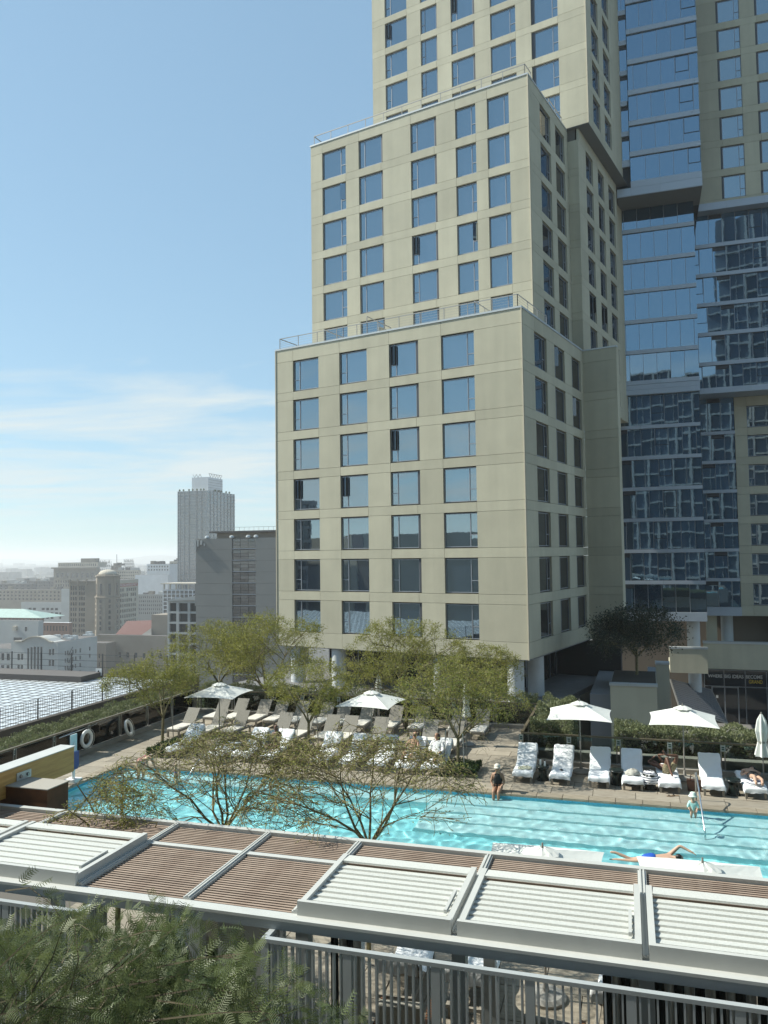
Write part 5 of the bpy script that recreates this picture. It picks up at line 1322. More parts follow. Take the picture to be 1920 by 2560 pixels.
u0, u1, v0, v1, zt = ext(419, 500, 505, 1500, 240); W_ = u1 - u0
block(t_, u0, u1, v0, v1, ZG, zt, M_pale, [(W_ * a, W_ * b, zt - 1.1 - 3.55 * k - 2.85, zt - 1.1 - 3.55 * k) for k in range(8) for a, b in [(.06, .27), (.35, .62), (.69, .96)]], [], 1.0, pane=M_dark)
MB().add([(u0, v0 - .5, zt), (u1, v0 - .5, zt + 1.6), (u1, v0 + 10, zt + 1.6), (u0, v0 + 10, zt), (u0, v0 - .5, zt - .4), (u1, v0 - .5, zt - .01), (u1, v0 + 10, zt - .01), (u0, v0 + 10, zt - .4)], [(0, 1, 2, 3), (0, 4, 5, 1), (1, 5, 6, 2)]).build('sloped_parapet', M_pale, t_)
# grey slab
t_ = cb_('grey_slab_block', 'dark grey slab block with one glazed stair strip left of the hotel')
u0, u1, v0, v1, zt = ext(487, 760, 770, 1342, 200); ua, ub2 = city_u(580, 200) - u0, city_u(639, 200) - u0; fl = 3.17
MB().box(u0 + .6, u1, v0 + .6, v1, ZG, zt - .05).build('inner_wall', M_roofd, t_)
for k in range(14):
    za, zb = zt - (k + 1) * fl, zt - k * fl
    x0 = u0 + (.0 if k in (0, 4, 5) else .35)
    for a, b in [(x0, u0 + ua), (u0 + ub2, u1)]: piece('wall_panel', M_grey, t_, a, b, v0, v0 + .55, za + .05, zb)
    for q in range(3):
        for r_i in range(3):
            w = (ub2 - ua) / 3; h = (fl - .45) / 3
            piece('pane', M_sglass, t_, u0 + ua + q * w + .06, u0 + ua + (q + 1) * w - .06, v0 + .35, v0 + .42, za + .3 + r_i * h + .04, za + .3 + (r_i + 1) * h - .04, (random.gauss(0, .01), 0, random.gauss(0, .01)))
    piece('ledge', M_frame, t_, u0 + ua, u0 + ub2, v0 + .05, v0 + .5, za + .05, za + .28)
MB().box(u0 + 6, u1, v0 + 2, v0 + 14, zt - .02, zt + 1.6).build('penthouse', M_brown, t_)
MB().box(u0 + 4, u1, v0 + 1, v0 + 16, zt + 1.62, zt + 2.1).build('roof_deck', M_roofd, t_)
rl = MB(); rl.bar((u0 + 9, v0 + 1.2, zt + 3.1), (u1, v0 + 1.2, zt + 3.1), .08)
for k in range(12): rl.bar((u0 + 9 + k * 1.5, v0 + 1.2, zt + 2.1), (u0 + 9 + k * 1.5, v0 + 1.2, zt + 3.1), .06)
rl.build('roof_rail', M_steel, t_)
for (du, dz, w, h) in [(.35, -3.2, .8, 3.0), (1.25, -2.2, .5, 1.9), (2.3, -1.7, .6, 1.2), (3.3, -2.1, .3, .8)]: MB().box(-w / 2, w / 2, -.5, 0, 0, h).build('antenna', M_pale, t_, (u0 + du, v0 - .02, zt + dz))
for du in (3.7, 11.5, 16.6, 19): MB().lathe([(.5, 0), (.7, .3), (.6, .7), (.2, .9)], 14).build('roof_vent', M_coping, t_, (u0 + du, v0 + .5, zt - .04))
# glass tower in the distance
t_ = cb_('distant_glass_tower', 'tall pale glass apartment tower with rooftop truss on the skyline')
u0, u1, v0, v1, zt = ext(444, 517.5, 586, 1226, 700); fl = 3.36; W_, D_ = u1 - u0, v1 - v0
M_tow = cm('tower_concrete', (0.24, 0.26, 0.27)); M_twin = mat('tower_glass', (0.03, 0.05, 0.07), .06, rnd=.4, ior=2.2)
MB().box(u0 + .5, u1 - .5, v0 + .5, v1, ZG, zt - .1).build('core', M_roofd, t_)
nw = 0; fm = MB(); rest_w = MB()
xs = [0, .085, .215, .25, .375, .41, .66, .70, .83, .865, 1.0]
ysd = [0, .09, .17, .2, .28, .31, .40, .43, .53, .56, .66, .70, .84, .87, 1.0]
for k in range(34):
    z1 = zt - k * fl; z0 = z1 - fl
    fm.box(u0, u1, v0 - .15, v0 + .5, z0, z0 + .45); fm.box(u1 - .5, u1 + .15, v0 + .51, v1, z0, z0 + .45)
    for i in range(0, 10, 2):
        a, b = u0 + W_ * xs[i + 1] - W_ * .085, u0 + W_ * xs[i + 1] + W_ * .04
    cols = [(.02, .07), (.09, .21), (.24, .37), (.42, .63), (.68, .79), (.84, .97)]
    for a, b in cols:
        if nw < 150: piece('window', M_twin, t_, u0 + W_ * a, u0 + W_ * b, v0 + .2, v0 + .25, z0 + .46, z1 - .02)
        else: rest_w.box(u0 + W_ * a, u0 + W_ * b, v0 + .2, v0 + .25, z0 + .46, z1 - .02)
        nw += 1
    for q in range(8):
        a, b = v0 + D_ * (q + .12) / 8, v0 + D_ * (q + .88) / 8
        if nw < 290: piece('window', M_twin, t_, u1 - .25, u1 - .2, a, b, z0 + .46, z1 - .02); nw += 1
        else: rest_w.box(u1 - .25, u1 - .2, a, b, z0 + .46, z1 - .02)
        if k < 7 and q >= 6: fm.box(u1, u1 + 1.6, a, b, z0, z0 + .3)
for a in (0, .075, .215, .385, .65, .80, .975): fm.box(u0 + W_ * a, u0 + W_ * a + W_ * .02, v0 - .3, v0 + .5, ZG, zt)
for q in range(9): fm.box(u1 - .5, u1 + .3, v0 + D_ * q / 8 - .5, v0 + D_ * q / 8 + .5, ZG, zt)
fm.build('frame', M_tow, t_); tag(rest_w.build('window_field', M_twin, t_), kind='stuff')
MB().add([(u0, v0, zt), (u1, v0, zt), (u1, v1, zt), (u0, v1, zt)], [(0, 1, 2, 3)]).build('roof', M_pale, t_)
zp = city_z(515, 1195, 715)
MB().box(u0 + W_ * .38, u1 - 2, v0 + 6, v0 + D_ * .62, zt, zp).build('penthouse', M_white, t_)
for k in range(5): MB().box(u1 - 1.99, u1 - 1.7, v0 + 6.2, v0 + D_ * .62, zt + 1 + k * (zp - zt - 1) / 5, zt + 1.25 + k * (zp - zt - 1) / 5).build('louvre', M_grey, t_)
tr_ = MB(); a, b = v0 + 8, v0 + D_ * .6
for k in range(10):
    f0, f1 = a + (b - a) * k / 10, a + (b - a) * (k + 1) / 10
    tr_.bar((u1 - 2.2, f0, zp), (u1 - 2.2, f1, zp + 3.6 if k % 2 == 0 else zp), .3) if False else tr_.bar((u1 - 2.2, f0, zp + (0 if k % 2 else 3.6)), (u1 - 2.2, f1, zp + (3.6 if k % 2 else 0)), .3)
tr_.bar((u1 - 2.2, a, zp + 3.7), (u1 - 2.2, b, zp + 3.7), .35)
for k in range(5): tr_.bar((u0 + W_ * .4 + k * 2, v0 + 7, zp + (0 if k % 2 else 3.2)), (u0 + W_ * .4 + (k + 1) * 2, v0 + 7, zp + (3.2 if k % 2 else 0)), .3)
tr_.build('roof_truss', M_steelb, t_)
for k in range(14):
    pu_ = random.choice([(random.uniform(u0 + 1, u1 - 1), v0 + 1.2), (u1 - 1.2, v0 + random.uniform(1, D_ * .9))])
    MB().lathe([(.2, 0), (1.1, 1.0), (.9, 1.8), (.2, 2.4)], 7).build('roof_plant', M_gcov, t_, (pu_[0], pu_[1], zt))
# far city carpet
fc = MB(); r_ = random.Random(5)
for k in range(1500):
    v = 950 * (7.0 ** r_.random()); px = r_.uniform(-120, 620); u = city_u(px, v); w = r_.uniform(8, 30) * (1 + v / 4000); h = r_.uniform(5, 14) * (2.6 if r_.random() < .06 else 1)
    fc.box(u - w / 2, u + w / 2, v, v + w * r_.uniform(.6, 1.5), -63.9, -63.9 + h)
far = tag(fc.build('far_city', mat('far_roofs', (0.22, 0.21, 0.20), .9, vary=.6, scale=.012), None, (0, 0, 0), RZ_P), 'low hazy city roofs out to the horizon', 'city', kind='stuff')
ft = []; 
V_ = 900 * (6.0 ** rng.random(5000)); PX_ = rng.uniform(-120, 500, 5000)
C = np.stack([np.array([city_u(float(p), float(v)) for p, v in zip(PX_, V_)]), V_, -63.9 + rng.uniform(1, 11, 5000)], 1)
ft = leaf_quads(C, rng.normal(0, 1, (5000, 3)) + np.array([0, 0, .6]), rng.uniform(5, 11, 5000), rng.uniform(4, 8, 5000))
tag(put('far_trees', quads_mesh('far_trees', ft, mat('far_foliage', (0.05, 0.06, 0.035), .9)), None, (0, 0, 0), RZ_P), 'hazy street trees among the distant roofs', 'trees', kind='stuff')
hl = MB(); n = 60
hv = []; hf = []
for k in range(n + 1):
    u = -9000 + 14000 * k / n; hgt = 40 + 55 * abs(math.sin(k * .7) * math.sin(k * .23 + 1))
    hv += [(u, 7600, -64), (u, 8200, -64 + hgt)]
for k in range(n): hf.append((2 * k, 2 * k + 2, 2 * k + 3, 2 * k + 1))
struct('hills', hl.add(hv, hf), mat('hazy_hill', (0.16, 0.15, 0.12), .95), rz=RZ_P)
# silver neighbour roof with mesh fence
t_ = thing('silver_roof_building', 'neighbouring building with glaring silver coated flat roof at the left', 'building', (0, 0, 0), RZ_P)
M_silver = mat('silver_roof_coating', (0.70, 0.73, 0.75), .38, vary=.12, scale=1.3, metal=.35, bump=.5, bscale=3.5, wave=.05)
MB().box(-95, -33.6, 8, 55.5, -63.9, -2.3).build('wall', M_brown, t_)
MB().box(-95, -33.62, 8, 55.48, -2.299, -2.0).build('roof_sheet', M_silver, t_)
MB().box(-33.6, -33.15, 8, 57, -63.9, -1.75).build('parapet', mat('dark_parapet', (0.07, 0.06, 0.05), .9), t_)
MB().box(-95, -33.6, 55.5, 55.9, -63.9, -1.9).build('parapet', mat('dark_parapet', (0.07, 0.06, 0.05)), t_)
MB().box(-52, -41, 52.6, 55.3, -1.99, -1.55).build('roof_hatch', M_roofd, t_)
seam = MB()
for k in range(52): seam.bar((-95, 9 + k * .9, -1.985), (-33.7, 9 + k * .9, -1.985), .03)
for k in range(60): seam.bar((-34 - k * .9, 8, -1.984), (-34 - k * .9, 55.4, -1.984), .03)
seam.build('roof_seam', M_steel, t_)
t_ = thing('mesh_fence', 'wire mesh fence with thin posts along the edge of the silver roof', 'fence', (0, 0, 0), RZ_P)
ms_ = MB()
for k in range(13): piece('post', M_steelb, t_, -33.42, -33.36, 18 + k * 3 - .03, 18 + k * 3 + .03, -1.74, -.55)
for k in range(9): ms_.bar((-33.4, 16, -1.7 + k * .14), (-33.4, 55, -1.7 + k * .14), .012)
for k in range(200): ms_.bar((-33.4, 16 + k * .195, -1.7), (-33.4, 16 + k * .195, -.58), .012)
for k in range(3): ms_.bar((-70, 55.2, -1.2 + k * .5), (-34, 55.2, -1.2 + k * .5), .03)
ms_.build('wire_mesh', M_steelb, t_)
for k in range(12): piece('post', M_steelb, t_, -68 + k * 3, -67.93 + k * 3, 55.16, 55.24, -1.89, -.1)
s_ = thing('rooftop_sign', 'small white square sign with black symbol at the end of the silver roof', 'sign', (0, 0, 0), RZ_P)
us_, zs_ = city_u(248, 55), city_z(248, 1680, 55)
MB().box(us_ - .28, us_ + .28, 55.0, 55.03, zs_ - .28, zs_ + .28).build('board', M_btl, s_)
MB().prism([(us_ - .16, zs_ - .14), (us_ + .16, zs_ - .14), (us_, zs_ + .16)], 54.985, 54.999).build('symbol', M_dark, s_)
MB().box(us_ - .03, us_ + .03, 55.04, 55.1, -2.0, zs_ + .1).build('post', M_steelb, s_)
# buildings seen only mirrored in the hotel glass: the camera's own building and an office block to the left
t_ = thing('mirrored_apartment_block', 'white framed apartment block mirrored in the curtain wall glass', 'building', (0, 0, 0), 0)
fm = MB()
M_mw = mat('blue_grey_wall', (0.07, 0.105, 0.14), .6)
MB().box(-26, 46, -14, -3.0, -11, 44).build('wall', M_mw, t_); MB().box(15, 46, -14, -3.0, 44.01, 78).build('upper_wall', M_mw, t_)
for k in range(25):
    z = -9 + 3.3 * k; fm.box(-26 if z < 44 else 15, 46, -2.99, -2.5, z, z + .32)
for k in range(17):
    x = -26 + k * 4.4; fm.box(x, x + .4, -2.989, -2.45, -11, 44 if x < 15 else 78); fm.box(x + 2.6, x + 2.7, -2.989, -2.8, -11, 44 if x < 15 else 78)
fm.build('facade_frame', M_pale, t_)
t_ = thing('mirrored_office_block', 'dark banded office block mirrored in the lower hotel windows', 'building', (0, 0, 0), 0)
fm = MB(); MB().box(-170, -130, 10, 62, -63.9, 22).build('wall', M_cwin, t_)
for k in range(16): fm.box(-129.99, -129.4, 10, 62, -30 + k * 3.4, -29.3 + k * 3.4)
for k in range(27): fm.box(-129.985, -129.5, 10 + k * 2, 10.35 + k * 2, -63.9, 22)
fm.build('floor_band', M_grey, t_)
MB().box(-160, -140, 20, 50, 22.01, 24).build('penthouse', M_roofd, t_)
t_ = thing('mirrored_low_block', 'pale low block mirrored in the lowest right hotel windows', 'building', (0, 0, 0), 0)
block(t_, -112, -106, -32, 6, -63.9, 12, M_buff, [], [], .4)
MB().box(-140, -112.1, -32, 6, -63.9, 12).build('rear_wall', M_buff, t_)
# haze
hz_ = bpy.data.materials.new('haze'); hz_.use_nodes = True; t = hz_.node_tree; t.nodes.clear()
pv_ = t.nodes.new('ShaderNodeVolumePrincipled'); pv_.inputs['Color'].default_value = (0.95, 0.96, 0.97, 1)
pv_.inputs['Density'].default_value = 0.00022; pv_.inputs['Anisotropy'].default_value = 0.2
mo = t.nodes.new('ShaderNodeOutputMaterial'); t.links.new(pv_.outputs[0], mo.inputs['Volume'])
tag(MB().box(-12500, 12500, -3500, 14500, -66, 82).build('haze', hz_), kind='stuff')
# ================================================================== people
def skin_mat(n, c): return mat(n, c, 0.55, vary=0.06, scale=8)
SK_L, SK_M, SK_D = skin_mat('fair_skin', (0.50, 0.32, 0.23)), skin_mat('tan_skin', (0.34, 0.19, 0.12)), skin_mat('brown_skin', (0.12, 0.055, 0.032))
M_hair = mat('dark_hair', (0.012, 0.009, 0.007), 0.45); M_hairg = mat('pale_hair', (0.32, 0.28, 0.24), 0.6); M_hairb = mat('brown_hair', (0.05, 0.028, 0.016), 0.5)
M_blk = mat('black_fabric', (0.012, 0.012, 0.014), 0.8); M_wrobe = mat('white_robe', (0.74, 0.75, 0.76), 0.9); M_cap = mat('cream_cap', (0.66, 0.62, 0.54), 0.8)
M_mint = mat('mint_swimsuit', (0.42, 0.68, 0.64), 0.8); M_bluet = mat('blue_trunks', (0.012, 0.08, 0.42), 0.6)
M_leo = mat('leopard_shorts', (0.42, 0.36, 0.22), 0.85, c2=(0.05, 0.04, 0.02), scale=38); M_flor = mat('floral_swimsuit', (0.65, 0.55, 0.50), 0.8, c2=(0.55, 0.06, 0.10), scale=16)
def skinned(name, verts, edges, rad, m, parent, root=0, sub=2):
    me = bpy.data.meshes.new(name); me.from_pydata([tuple(v) for v in verts], edges, []); me.materials.append(m)
    o = bpy.data.objects.new(name, me); col.objects.link(o); o.parent = parent
    md = o.modifiers.new('skin', 'SKIN'); md.use_smooth_shade = True
    for i, s in enumerate(me.skin_vertices[0].data):
        r_ = rad[i]; s.radius = (r_, r_) if not isinstance(r_, tuple) else r_; s.use_root = (i == root)
    o.modifiers.new('sub', 'SUBSURF').levels = sub; o.modifiers['sub'].render_levels = sub
    return o
def person(label, loc, J, sk, size=1.0, rz=0.0, hair=None, clothes=(), extras=(), sex='m', faced=None):
    t_ = thing('person', label, 'person', loc, RZ_P + rz)
    J = {k: Vector(v) for k, v in J.items()}
    s = size; V = []; E = []; Rr = []; idx = {}
    def add(k, p, r_): idx[k] = len(V); V.append(p); Rr.append(r_ * s); return idx[k]
    def ed(a, b): E.append((idx[a], idx[b]))
    add('pel', J['pel'], .125); mid = J['pel'].lerp(J['che'], .5); add('mid', mid, .112); ed('pel', 'mid')
    add('che', J['che'], .128); ed('mid', 'che')
    axis = (J['che'] - J['pel']).normalized()
    add('nek', J['che'].lerp(J['hea'], .48), .055); ed('che', 'nek')
    hd = (J['hea'] - J['che']).normalized()
    add('jaw', J['hea'] - hd * .045 * s, .072); ed('nek', 'jaw'); add('crn', J['hea'] + hd * .055 * s, .088); ed('jaw', 'crn'); add('top', J['hea'] + hd * .11 * s, .05); ed('crn', 'top')
    face = Vector(faced) if faced else Vector((0, -1, 0)); face = (face - hd * face.dot(hd)).normalized()
    add('nos', J['hea'] + face * .10 * s - hd * .02 * s, .014); ed('jaw', 'nos')
    for q in 'LR':
        sh, el, ha = J['sh' + q], J['el' + q], J['ha' + q]
        add('sh' + q, sh, .062); ed('che', 'sh' + q); add('el' + q, el, .042); ed('sh' + q, 'el' + q)
        fd = (ha - el).normalized(); wr = ha - fd * .07 * s
        add('wr' + q, wr, .028); ed('el' + q, 'wr' + q); add('pa' + q, ha - fd * .01 * s, .030); ed('wr' + q, 'pa' + q)
        sd = fd.cross(Vector((0.2, 0.3, 1))).normalized()
        for k in range(4):
            a = ha + fd * .03 * s + sd * (k - 1.5) * .022 * s; ln = (.055, .066, .062, .045)[k] * s
            add('f%d' % k + q, a, .010); ed('pa' + q, 'f%d' % k + q); add('g%d' % k + q, a + fd * ln + Vector((0, 0, -.018 * s)), .008); ed('f%d' % k + q, 'g%d' % k + q)
        add('th' + q, ha - fd * .02 * s + sd * .05 * s, .010); ed('wr' + q, 'th' + q)
        hi, kn, an = J['hi' + q], J['kn' + q], J['an' + q]
        add('hi' + q, hi, .092); ed('pel', 'hi' + q); add('kn' + q, kn, .058); ed('hi' + q, 'kn' + q)
        cf = kn.lerp(an, .35); add('cf' + q, cf, .054); ed('kn' + q, 'cf' + q); add('an' + q, an, .036); ed('cf' + q, 'an' + q)
        to = J.get('to' + q, an + Vector((0, -.15 * s, -.05 * s))); md_ = an.lerp(to, .5)
        add('ft' + q, md_, .036); ed('an' + q, 'ft' + q); add('to' + q, to, .026); ed('ft' + q, 'to' + q)
    skinned('body', V, E, Rr, sk, t_)
    sd = face.cross(hd).normalized()
    fe_ = MB()
    for q in (-1, 1): fe_.lathe([(.001, -.008 * s), (.011 * s, 0), (.001, .008 * s)], 8, tuple(J['hea'] + face * .083 * s + sd * q * .034 * s + hd * .012 * s))
    fe_.build('eyes', M_hair, t_)
    mo_ = J['hea'] + face * .082 * s - hd * .062 * s
    MB().bar(mo_ - sd * .022 * s, mo_ + sd * .022 * s, .012 * s).build('mouth', mat('lip', (0.28, 0.09, 0.08), .5), t_)
    if hair:
        hm, ln = hair
        hv = [J['hea'] + hd * .075 * s - face * .02 * s, J['hea'] + hd * .0 * s - face * .045 * s, J['hea'] - hd * .08 * s - face * .06 * s]; hr_ = [.082, .088, .06]
        if ln: hv.append(J['hea'] - hd * (.08 + ln) * s - face * .07 * s); hr_.append(.05)
        skinned('hair', hv, [(i, i + 1) for i in range(len(hv) - 1)], [x * s for x in hr_], hm, t_)
    for (nm, m, keys, grow) in clothes:
        ks = []
        for ch in keys:
            for k in ch:
                if k not in ks: ks.append(k)
        mp_ = {k: i for i, k in enumerate(ks)}
        P = {k: V[idx[k.split('%')[0]]] for k in ks if '%' not in k}; RR = {k: Rr[idx[k]] for k in ks if '%' not in k}
        for k in ks:                                    # 'a%b%f' is a point part way from a to b
            if '%' in k:
                a, b, f = k.split('%'); f = float(f); P[k] = V[idx[a]].lerp(V[idx[b]], f); RR[k] = Rr[idx[a]] * (1 - f) + Rr[idx[b]] * f
        ee = {tuple(sorted((mp_[a], mp_[b]))) for ch in keys for a, b in zip(ch, ch[1:])}
        skinned(nm, [P[k] for k in ks], list(ee), [RR[k] + grow * s for k in ks], m, t_)
    for (nm, mb_, m) in extras: mb_.build(nm, m, t_, smooth=True)
    return t_
TOP = [['pel', 'mid', 'che', 'shL'], ['che', 'shR']]; TRUNKS = [['mid', 'pel', 'hiL', 'hiL%knL%.45'], ['pel', 'hiR', 'hiR%knR%.45']]
SUIT = [['pel', 'mid', 'che'], ['pel', 'hiL%pel%.4'], ['pel', 'hiR%pel%.4']]
ROBE = [['pel', 'mid', 'che', 'shL', 'elL', 'elL%wrL%.7'], ['che', 'shR', 'elR', 'elR%wrR%.7'], ['pel', 'hiL', 'hiL%knL%.8'], ['pel', 'hiR', 'hiR%knR%.8']]
def cap(h, hd=(0, 0, 1), face=(0, -1, 0), brim=.10, m=None, s=1.0):
    h = Vector(h); b_ = MB(); b_.lathe([(.098 * s, .02 * s), (.1 * s, .05 * s), (.085 * s, .1 * s), (.04 * s, .13 * s), (.005, .135 * s)], 18, tuple(h))
    f = Vector(face); c = h + f * .13 * s + Vector((0, 0, .028 * s))
    b_.lathe([(.085 * s, 0), (.09 * s, .008), (.02, .014)], 16, tuple(c), 1.0, 1.0)
    return ('cap', b_, m or M_cap)
# woman sitting on the pool edge, legs in the water
J = dict(pel=(0, .02, .13), che=(0, .0, .46), hea=(0, -.06, .73), shL=(-.15, 0, .52), shR=(.15, 0, .52), elL=(-.21, -.05, .28), elR=(.21, -.05, .28), haL=(-.11, -.2, .17), haR=(.11, -.2, .17),
         hiL=(-.09, -.03, .11), hiR=(.09, -.03, .11), knL=(-.08, -.42, .1), knR=(.08, -.42, .1), anL=(-.08, -.45, -.3), anR=(.07, -.45, -.3), toL=(-.08, -.58, -.36), toR=(.07, -.58, -.36))
person('person in black top and cream cap sitting with legs in the pool', U(-4.2, 25.95), J, SK_M, .98, hair=(M_hair, .26), clothes=[('tank_top', M_blk, [['pel%mid%.4', 'mid', 'che', 'che%nek%.6'], ['che', 'che%shL%.7'], ['che', 'che%shR%.7']], .042), ('bikini_bottom', M_blk, [['pel%mid%.2', 'pel'], ['pel', 'hiL%pel%.2'], ['pel', 'hiR%pel%.2']], .042)], extras=[cap((0, -.06, .75))])
# toddler standing on the top step
J = dict(pel=(0, 0, .30), che=(0, -.01, .50), hea=(0, -.03, .69), shL=(-.085, 0, .54), shR=(.085, 0, .54), elL=(-.14, -.02, .42), elR=(.14, -.02, .42), haL=(-.10, -.11, .35), haR=(.09, -.11, .34),
         hiL=(-.05, 0, .29), hiR=(.05, 0, .29), knL=(-.06, -.01, .14), knR=(.06, -.01, .14), anL=(-.06, 0, -.0), anR=(.06, 0, -.0), toL=(-.06, -.08, -.02), toR=(.06, -.08, -.02))
hat = MB().lathe([(.135, -.005), (.12, .015), (.088, .03), (.08, .09), (.05, .115), (.004, .12)], 20, (0, -.03, .73))
person('small child in pale mint swimsuit and sun hat standing at the pool steps', U(1.66, 25.35, -.27), J, SK_L, .62, clothes=[('swimsuit', M_mint, [['pel', 'mid', 'che', 'shL', 'elL', 'elL%wrL%.6'], ['che', 'shR', 'elR', 'elR%wrR%.6'], ['pel', 'hiL'], ['pel', 'hiR']], .034)], extras=[('sun_hat', hat, mat('mint_hat', (0.62, 0.74, 0.66), .9))])
# swimmer doing front crawl, heading right
J = dict(pel=(0, 0, -.06), che=(.38, .02, -.04), hea=(.68, .0, .02), shL=(.45, -.17, -.03), shR=(.45, .17, .02), elL=(.55, -.24, -.2), haL=(.72, -.2, -.35), elR=(.72, .22, .26), haR=(1.02, .14, .14),
         hiL=(-.06, -.09, -.08), hiR=(-.06, .09, -.08), knL=(-.46, -.1, -.12), knR=(-.46, .1, -.16), anL=(-.84, -.1, -.12), anR=(-.84, .11, -.02), toL=(-1.0, -.1, -.16), toR=(-.98, .11, -.02))
person('swimmer in blue trunks doing front crawl near the parasol tops', U(.35, 21.4, -.0), J, SK_L, 1.0, hair=(M_hair, 0), clothes=[('trunks', M_bluet, TRUNKS, .035)], faced=(0.2, .3, -1))
# person lying back with crossed raised legs
J = dict(pel=(.02, 1.0, .50), che=(-.22, 1.38, .50), hea=(-.42, 1.62, .52), shL=(-.36, 1.3, .52), shR=(-.12, 1.5, .54), elL=(-.62, 1.42, .60), haL=(-.40, 1.45, .78), elR=(-.28, 1.55, .82), haR=(-.1, 1.35, .88),
         hiL=(-.05, .92, .48), hiR=(.12, .98, .48), knL=(-.04, .78, .93), anL=(.08, .48, .50), toL=(.1, .34, .46), knR=(.30, .86, .98), anR=(-.06, .74, 1.02), toR=(-.16, .72, 1.16))
person('person in leopard print shorts lying back with legs crossed', U(1.10, 27.02), J, SK_D, .98, hair=(M_hair, .05), clothes=[('shorts', M_leo, [['mid', 'pel', 'hiL', 'hiL%knL%.6'], ['pel', 'hiR', 'hiR%knR%.6']], .03), ('striped_top', sm, [['mid', 'che']], .015)], faced=(.3, -.4, 1))
# sunbather on the rightmost lounger
J = dict(pel=(.05, .85, .50), che=(-.05, 1.22, .52), hea=(.12, 1.55, .54), shL=(-.2, 1.28, .54), shR=(.14, 1.34, .53), elL=(-.28, 1.05, .46), haL=(-.1, .85, .60), elR=(.32, 1.3, .47), haR=(.2, 1.5, .50),
         hiL=(-.04, .8, .49), hiR=(.13, .82, .49), knL=(.02, .42, .60), knR=(.24, .42, .5), anL=(.02, .06, .45), anR=(.2, .06, .44), toL=(.02, -.02, .56), toR=(.2, -.02, .55))
person('sunbather in a black cap lying on the rightmost lounger', U(3.6, 27.02), J, SK_L, .98, clothes=[('trunks', M_blk, TRUNKS, .035)], extras=[cap((.12, 1.55, .50), m=M_blk, face=(.5, -.3, .1))], faced=(0, -.2, 1))
# lounging couple
def lounge(dx=0, lean=0, legs='out', turn=0):
    return dict(pel=(dx, 1.02, .50), che=(dx + lean * .5, 1.30, .78), hea=(dx + lean, 1.40, 1.06), shL=(dx - .17 + lean * .4, 1.3, .84), shR=(dx + .17 + lean * .4, 1.3, .84), elL=(dx - .25, 1.08, .62), elR=(dx + .25, 1.08, .62), haL=(dx - .10, .88, .58), haR=(dx + .12, .86, .58),
                hiL=(dx - .09, .94, .48), hiR=(dx + .09, .94, .48), knL=(dx - .12, .52, .62), knR=(dx + .10, .55, .5), anL=(dx - .1, .12, .45), anR=(dx + .12, .15, .44), toL=(dx - .1, .0, .55), toR=(dx + .12, .02, .54))
gls = MB().bar((-.065, -.1, 1.075 - .01), (.065, -.1, 1.065), .03)
gl2 = MB(); gl2.v = [(x + .06, y + 1.40, z) for x, y, z in gls.v]; gl2.f = gls.f
person('woman in dark sunglasses reclining on a white lounger, left of the couple', U(-7.68, 27.05), lounge(.0, .06), SK_M, 1.0, hair=(M_hairb, .16), clothes=[('bikini_top', M_blk, [['mid%che%.5', 'che']], .034), ('towel_wrap', M_wrobe, [['pel', 'hiL', 'hiL%knL%.7'], ['pel', 'hiR', 'hiR%knR%.7']], .03)], extras=[('sunglasses', gl2, M_blk)], faced=(.35, -1, 0))
person('person with dark hair in a white robe turned on a lounger, right of the couple', U(-6.72, 27.05), lounge(-.02, -.06), SK_M, 1.02, hair=(M_hairb, .10), clothes=[('robe', M_wrobe, ROBE, .035)], faced=(-1, -.5, 0))
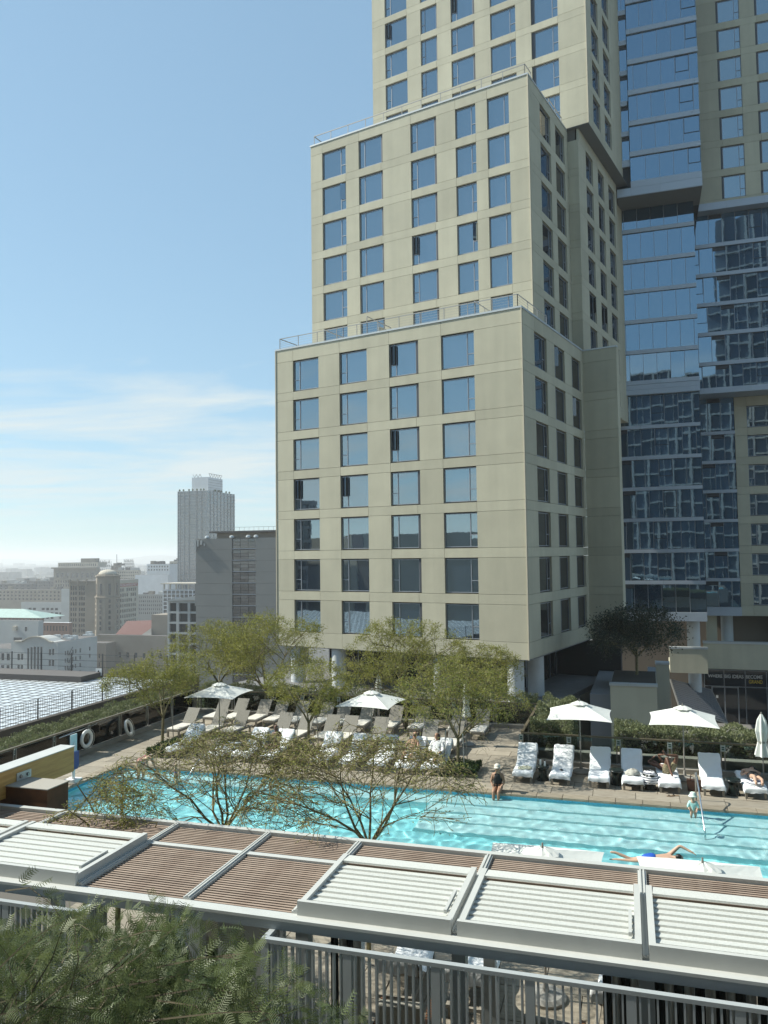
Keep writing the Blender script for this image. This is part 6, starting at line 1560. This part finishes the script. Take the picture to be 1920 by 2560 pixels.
# bather sitting upright with knees folded
J = dict(pel=(.05, .92, .50), che=(.02, .98, .86), hea=(.0, .94, 1.14), shL=(-.13, .95, .93), shR=(.16, 1.0, .92), elL=(-.16, .8, .72), elR=(.2, .84, .68), haL=(-.12, .7, .88), haR=(.0, .68, .78),
         hiL=(-.05, .86, .48), hiR=(.13, .86, .48), knL=(-.32, .60, .50), knR=(.22, .56, .50), anL=(.0, .42, .45), anR=(-.12, .5, .46), toL=(.1, .38, .43), toR=(-.22, .44, .43))
person('bather with short pale hair sitting upright on a white lounger wrapped in a towel', U(-12.98, 27.05), J, SK_D, .96, hair=(M_hairg, 0), clothes=[('towel_wrap', M_wrobe, [['mid', 'pel', 'hiL%pel%.5'], ['pel', 'hiR%pel%.5'], ['mid', 'mid%che%.5']], .02), ('swimsuit', M_blk, [['mid%che%.5', 'che']], .034)], faced=(-.6, -.8, 0))
# woman bending in the pool over a small child
J = dict(pel=(-.12, .05, .52), che=(.22, -.02, .68), hea=(.46, -.04, .72), shL=(.26, -.18, .66), shR=(.27, .14, .67), elL=(.36, -.2, .40), elR=(.38, .12, .42), haL=(.52, -.12, .26), haR=(.52, .06, .28),
         hiL=(-.14, -.06, .46), hiR=(-.13, .14, .47), knL=(-.10, -.08, .05), knR=(-.06, .16, .05), anL=(-.14, -.08, -.36), anR=(-.1, .16, -.36), toL=(-.02, -.1, -.40), toR=(.03, .16, -.40))
person('woman in floral swimsuit bending over in the shallow end of the pool', U(-16.65, 24.7, -.06), J, SK_L, .98, hair=(M_hairb, .08), clothes=[('swimsuit', M_flor, SUIT, .034)], faced=(.6, 0, -1))
def kid_pose(): return dict(pel=(0, 0, .0), che=(0, 0, .17), hea=(0, -.01, .36), shL=(-.08, 0, .21), shR=(.08, 0, .21), elL=(-.14, -.03, .12), elR=(.14, -.03, .12), haL=(-.16, -.1, .08), haR=(.16, -.1, .09),
         hiL=(-.04, 0, -.02), hiR=(.04, 0, -.02), knL=(-.05, -.02, -.16), knR=(.05, -.02, -.16), anL=(-.05, 0, -.29), anR=(.05, 0, -.29), toL=(-.05, -.07, -.31), toR=(.05, -.07, -.31))
person('small child held by the bending woman in the pool', U(-16.05, 24.7, -.1), kid_pose(), SK_L, .6, hair=(M_hairb, 0), clothes=[('rash_top', M_wrobe, [['pel', 'mid', 'che']], .03)])
person('small child in blue and white standing in the pool right of the bending woman', U(-15.6, 25.2, -.1), kid_pose(), SK_L, .6, hair=(M_hairb, 0), clothes=[('rash_top', M_bluet, [['mid', 'che']], .03)])
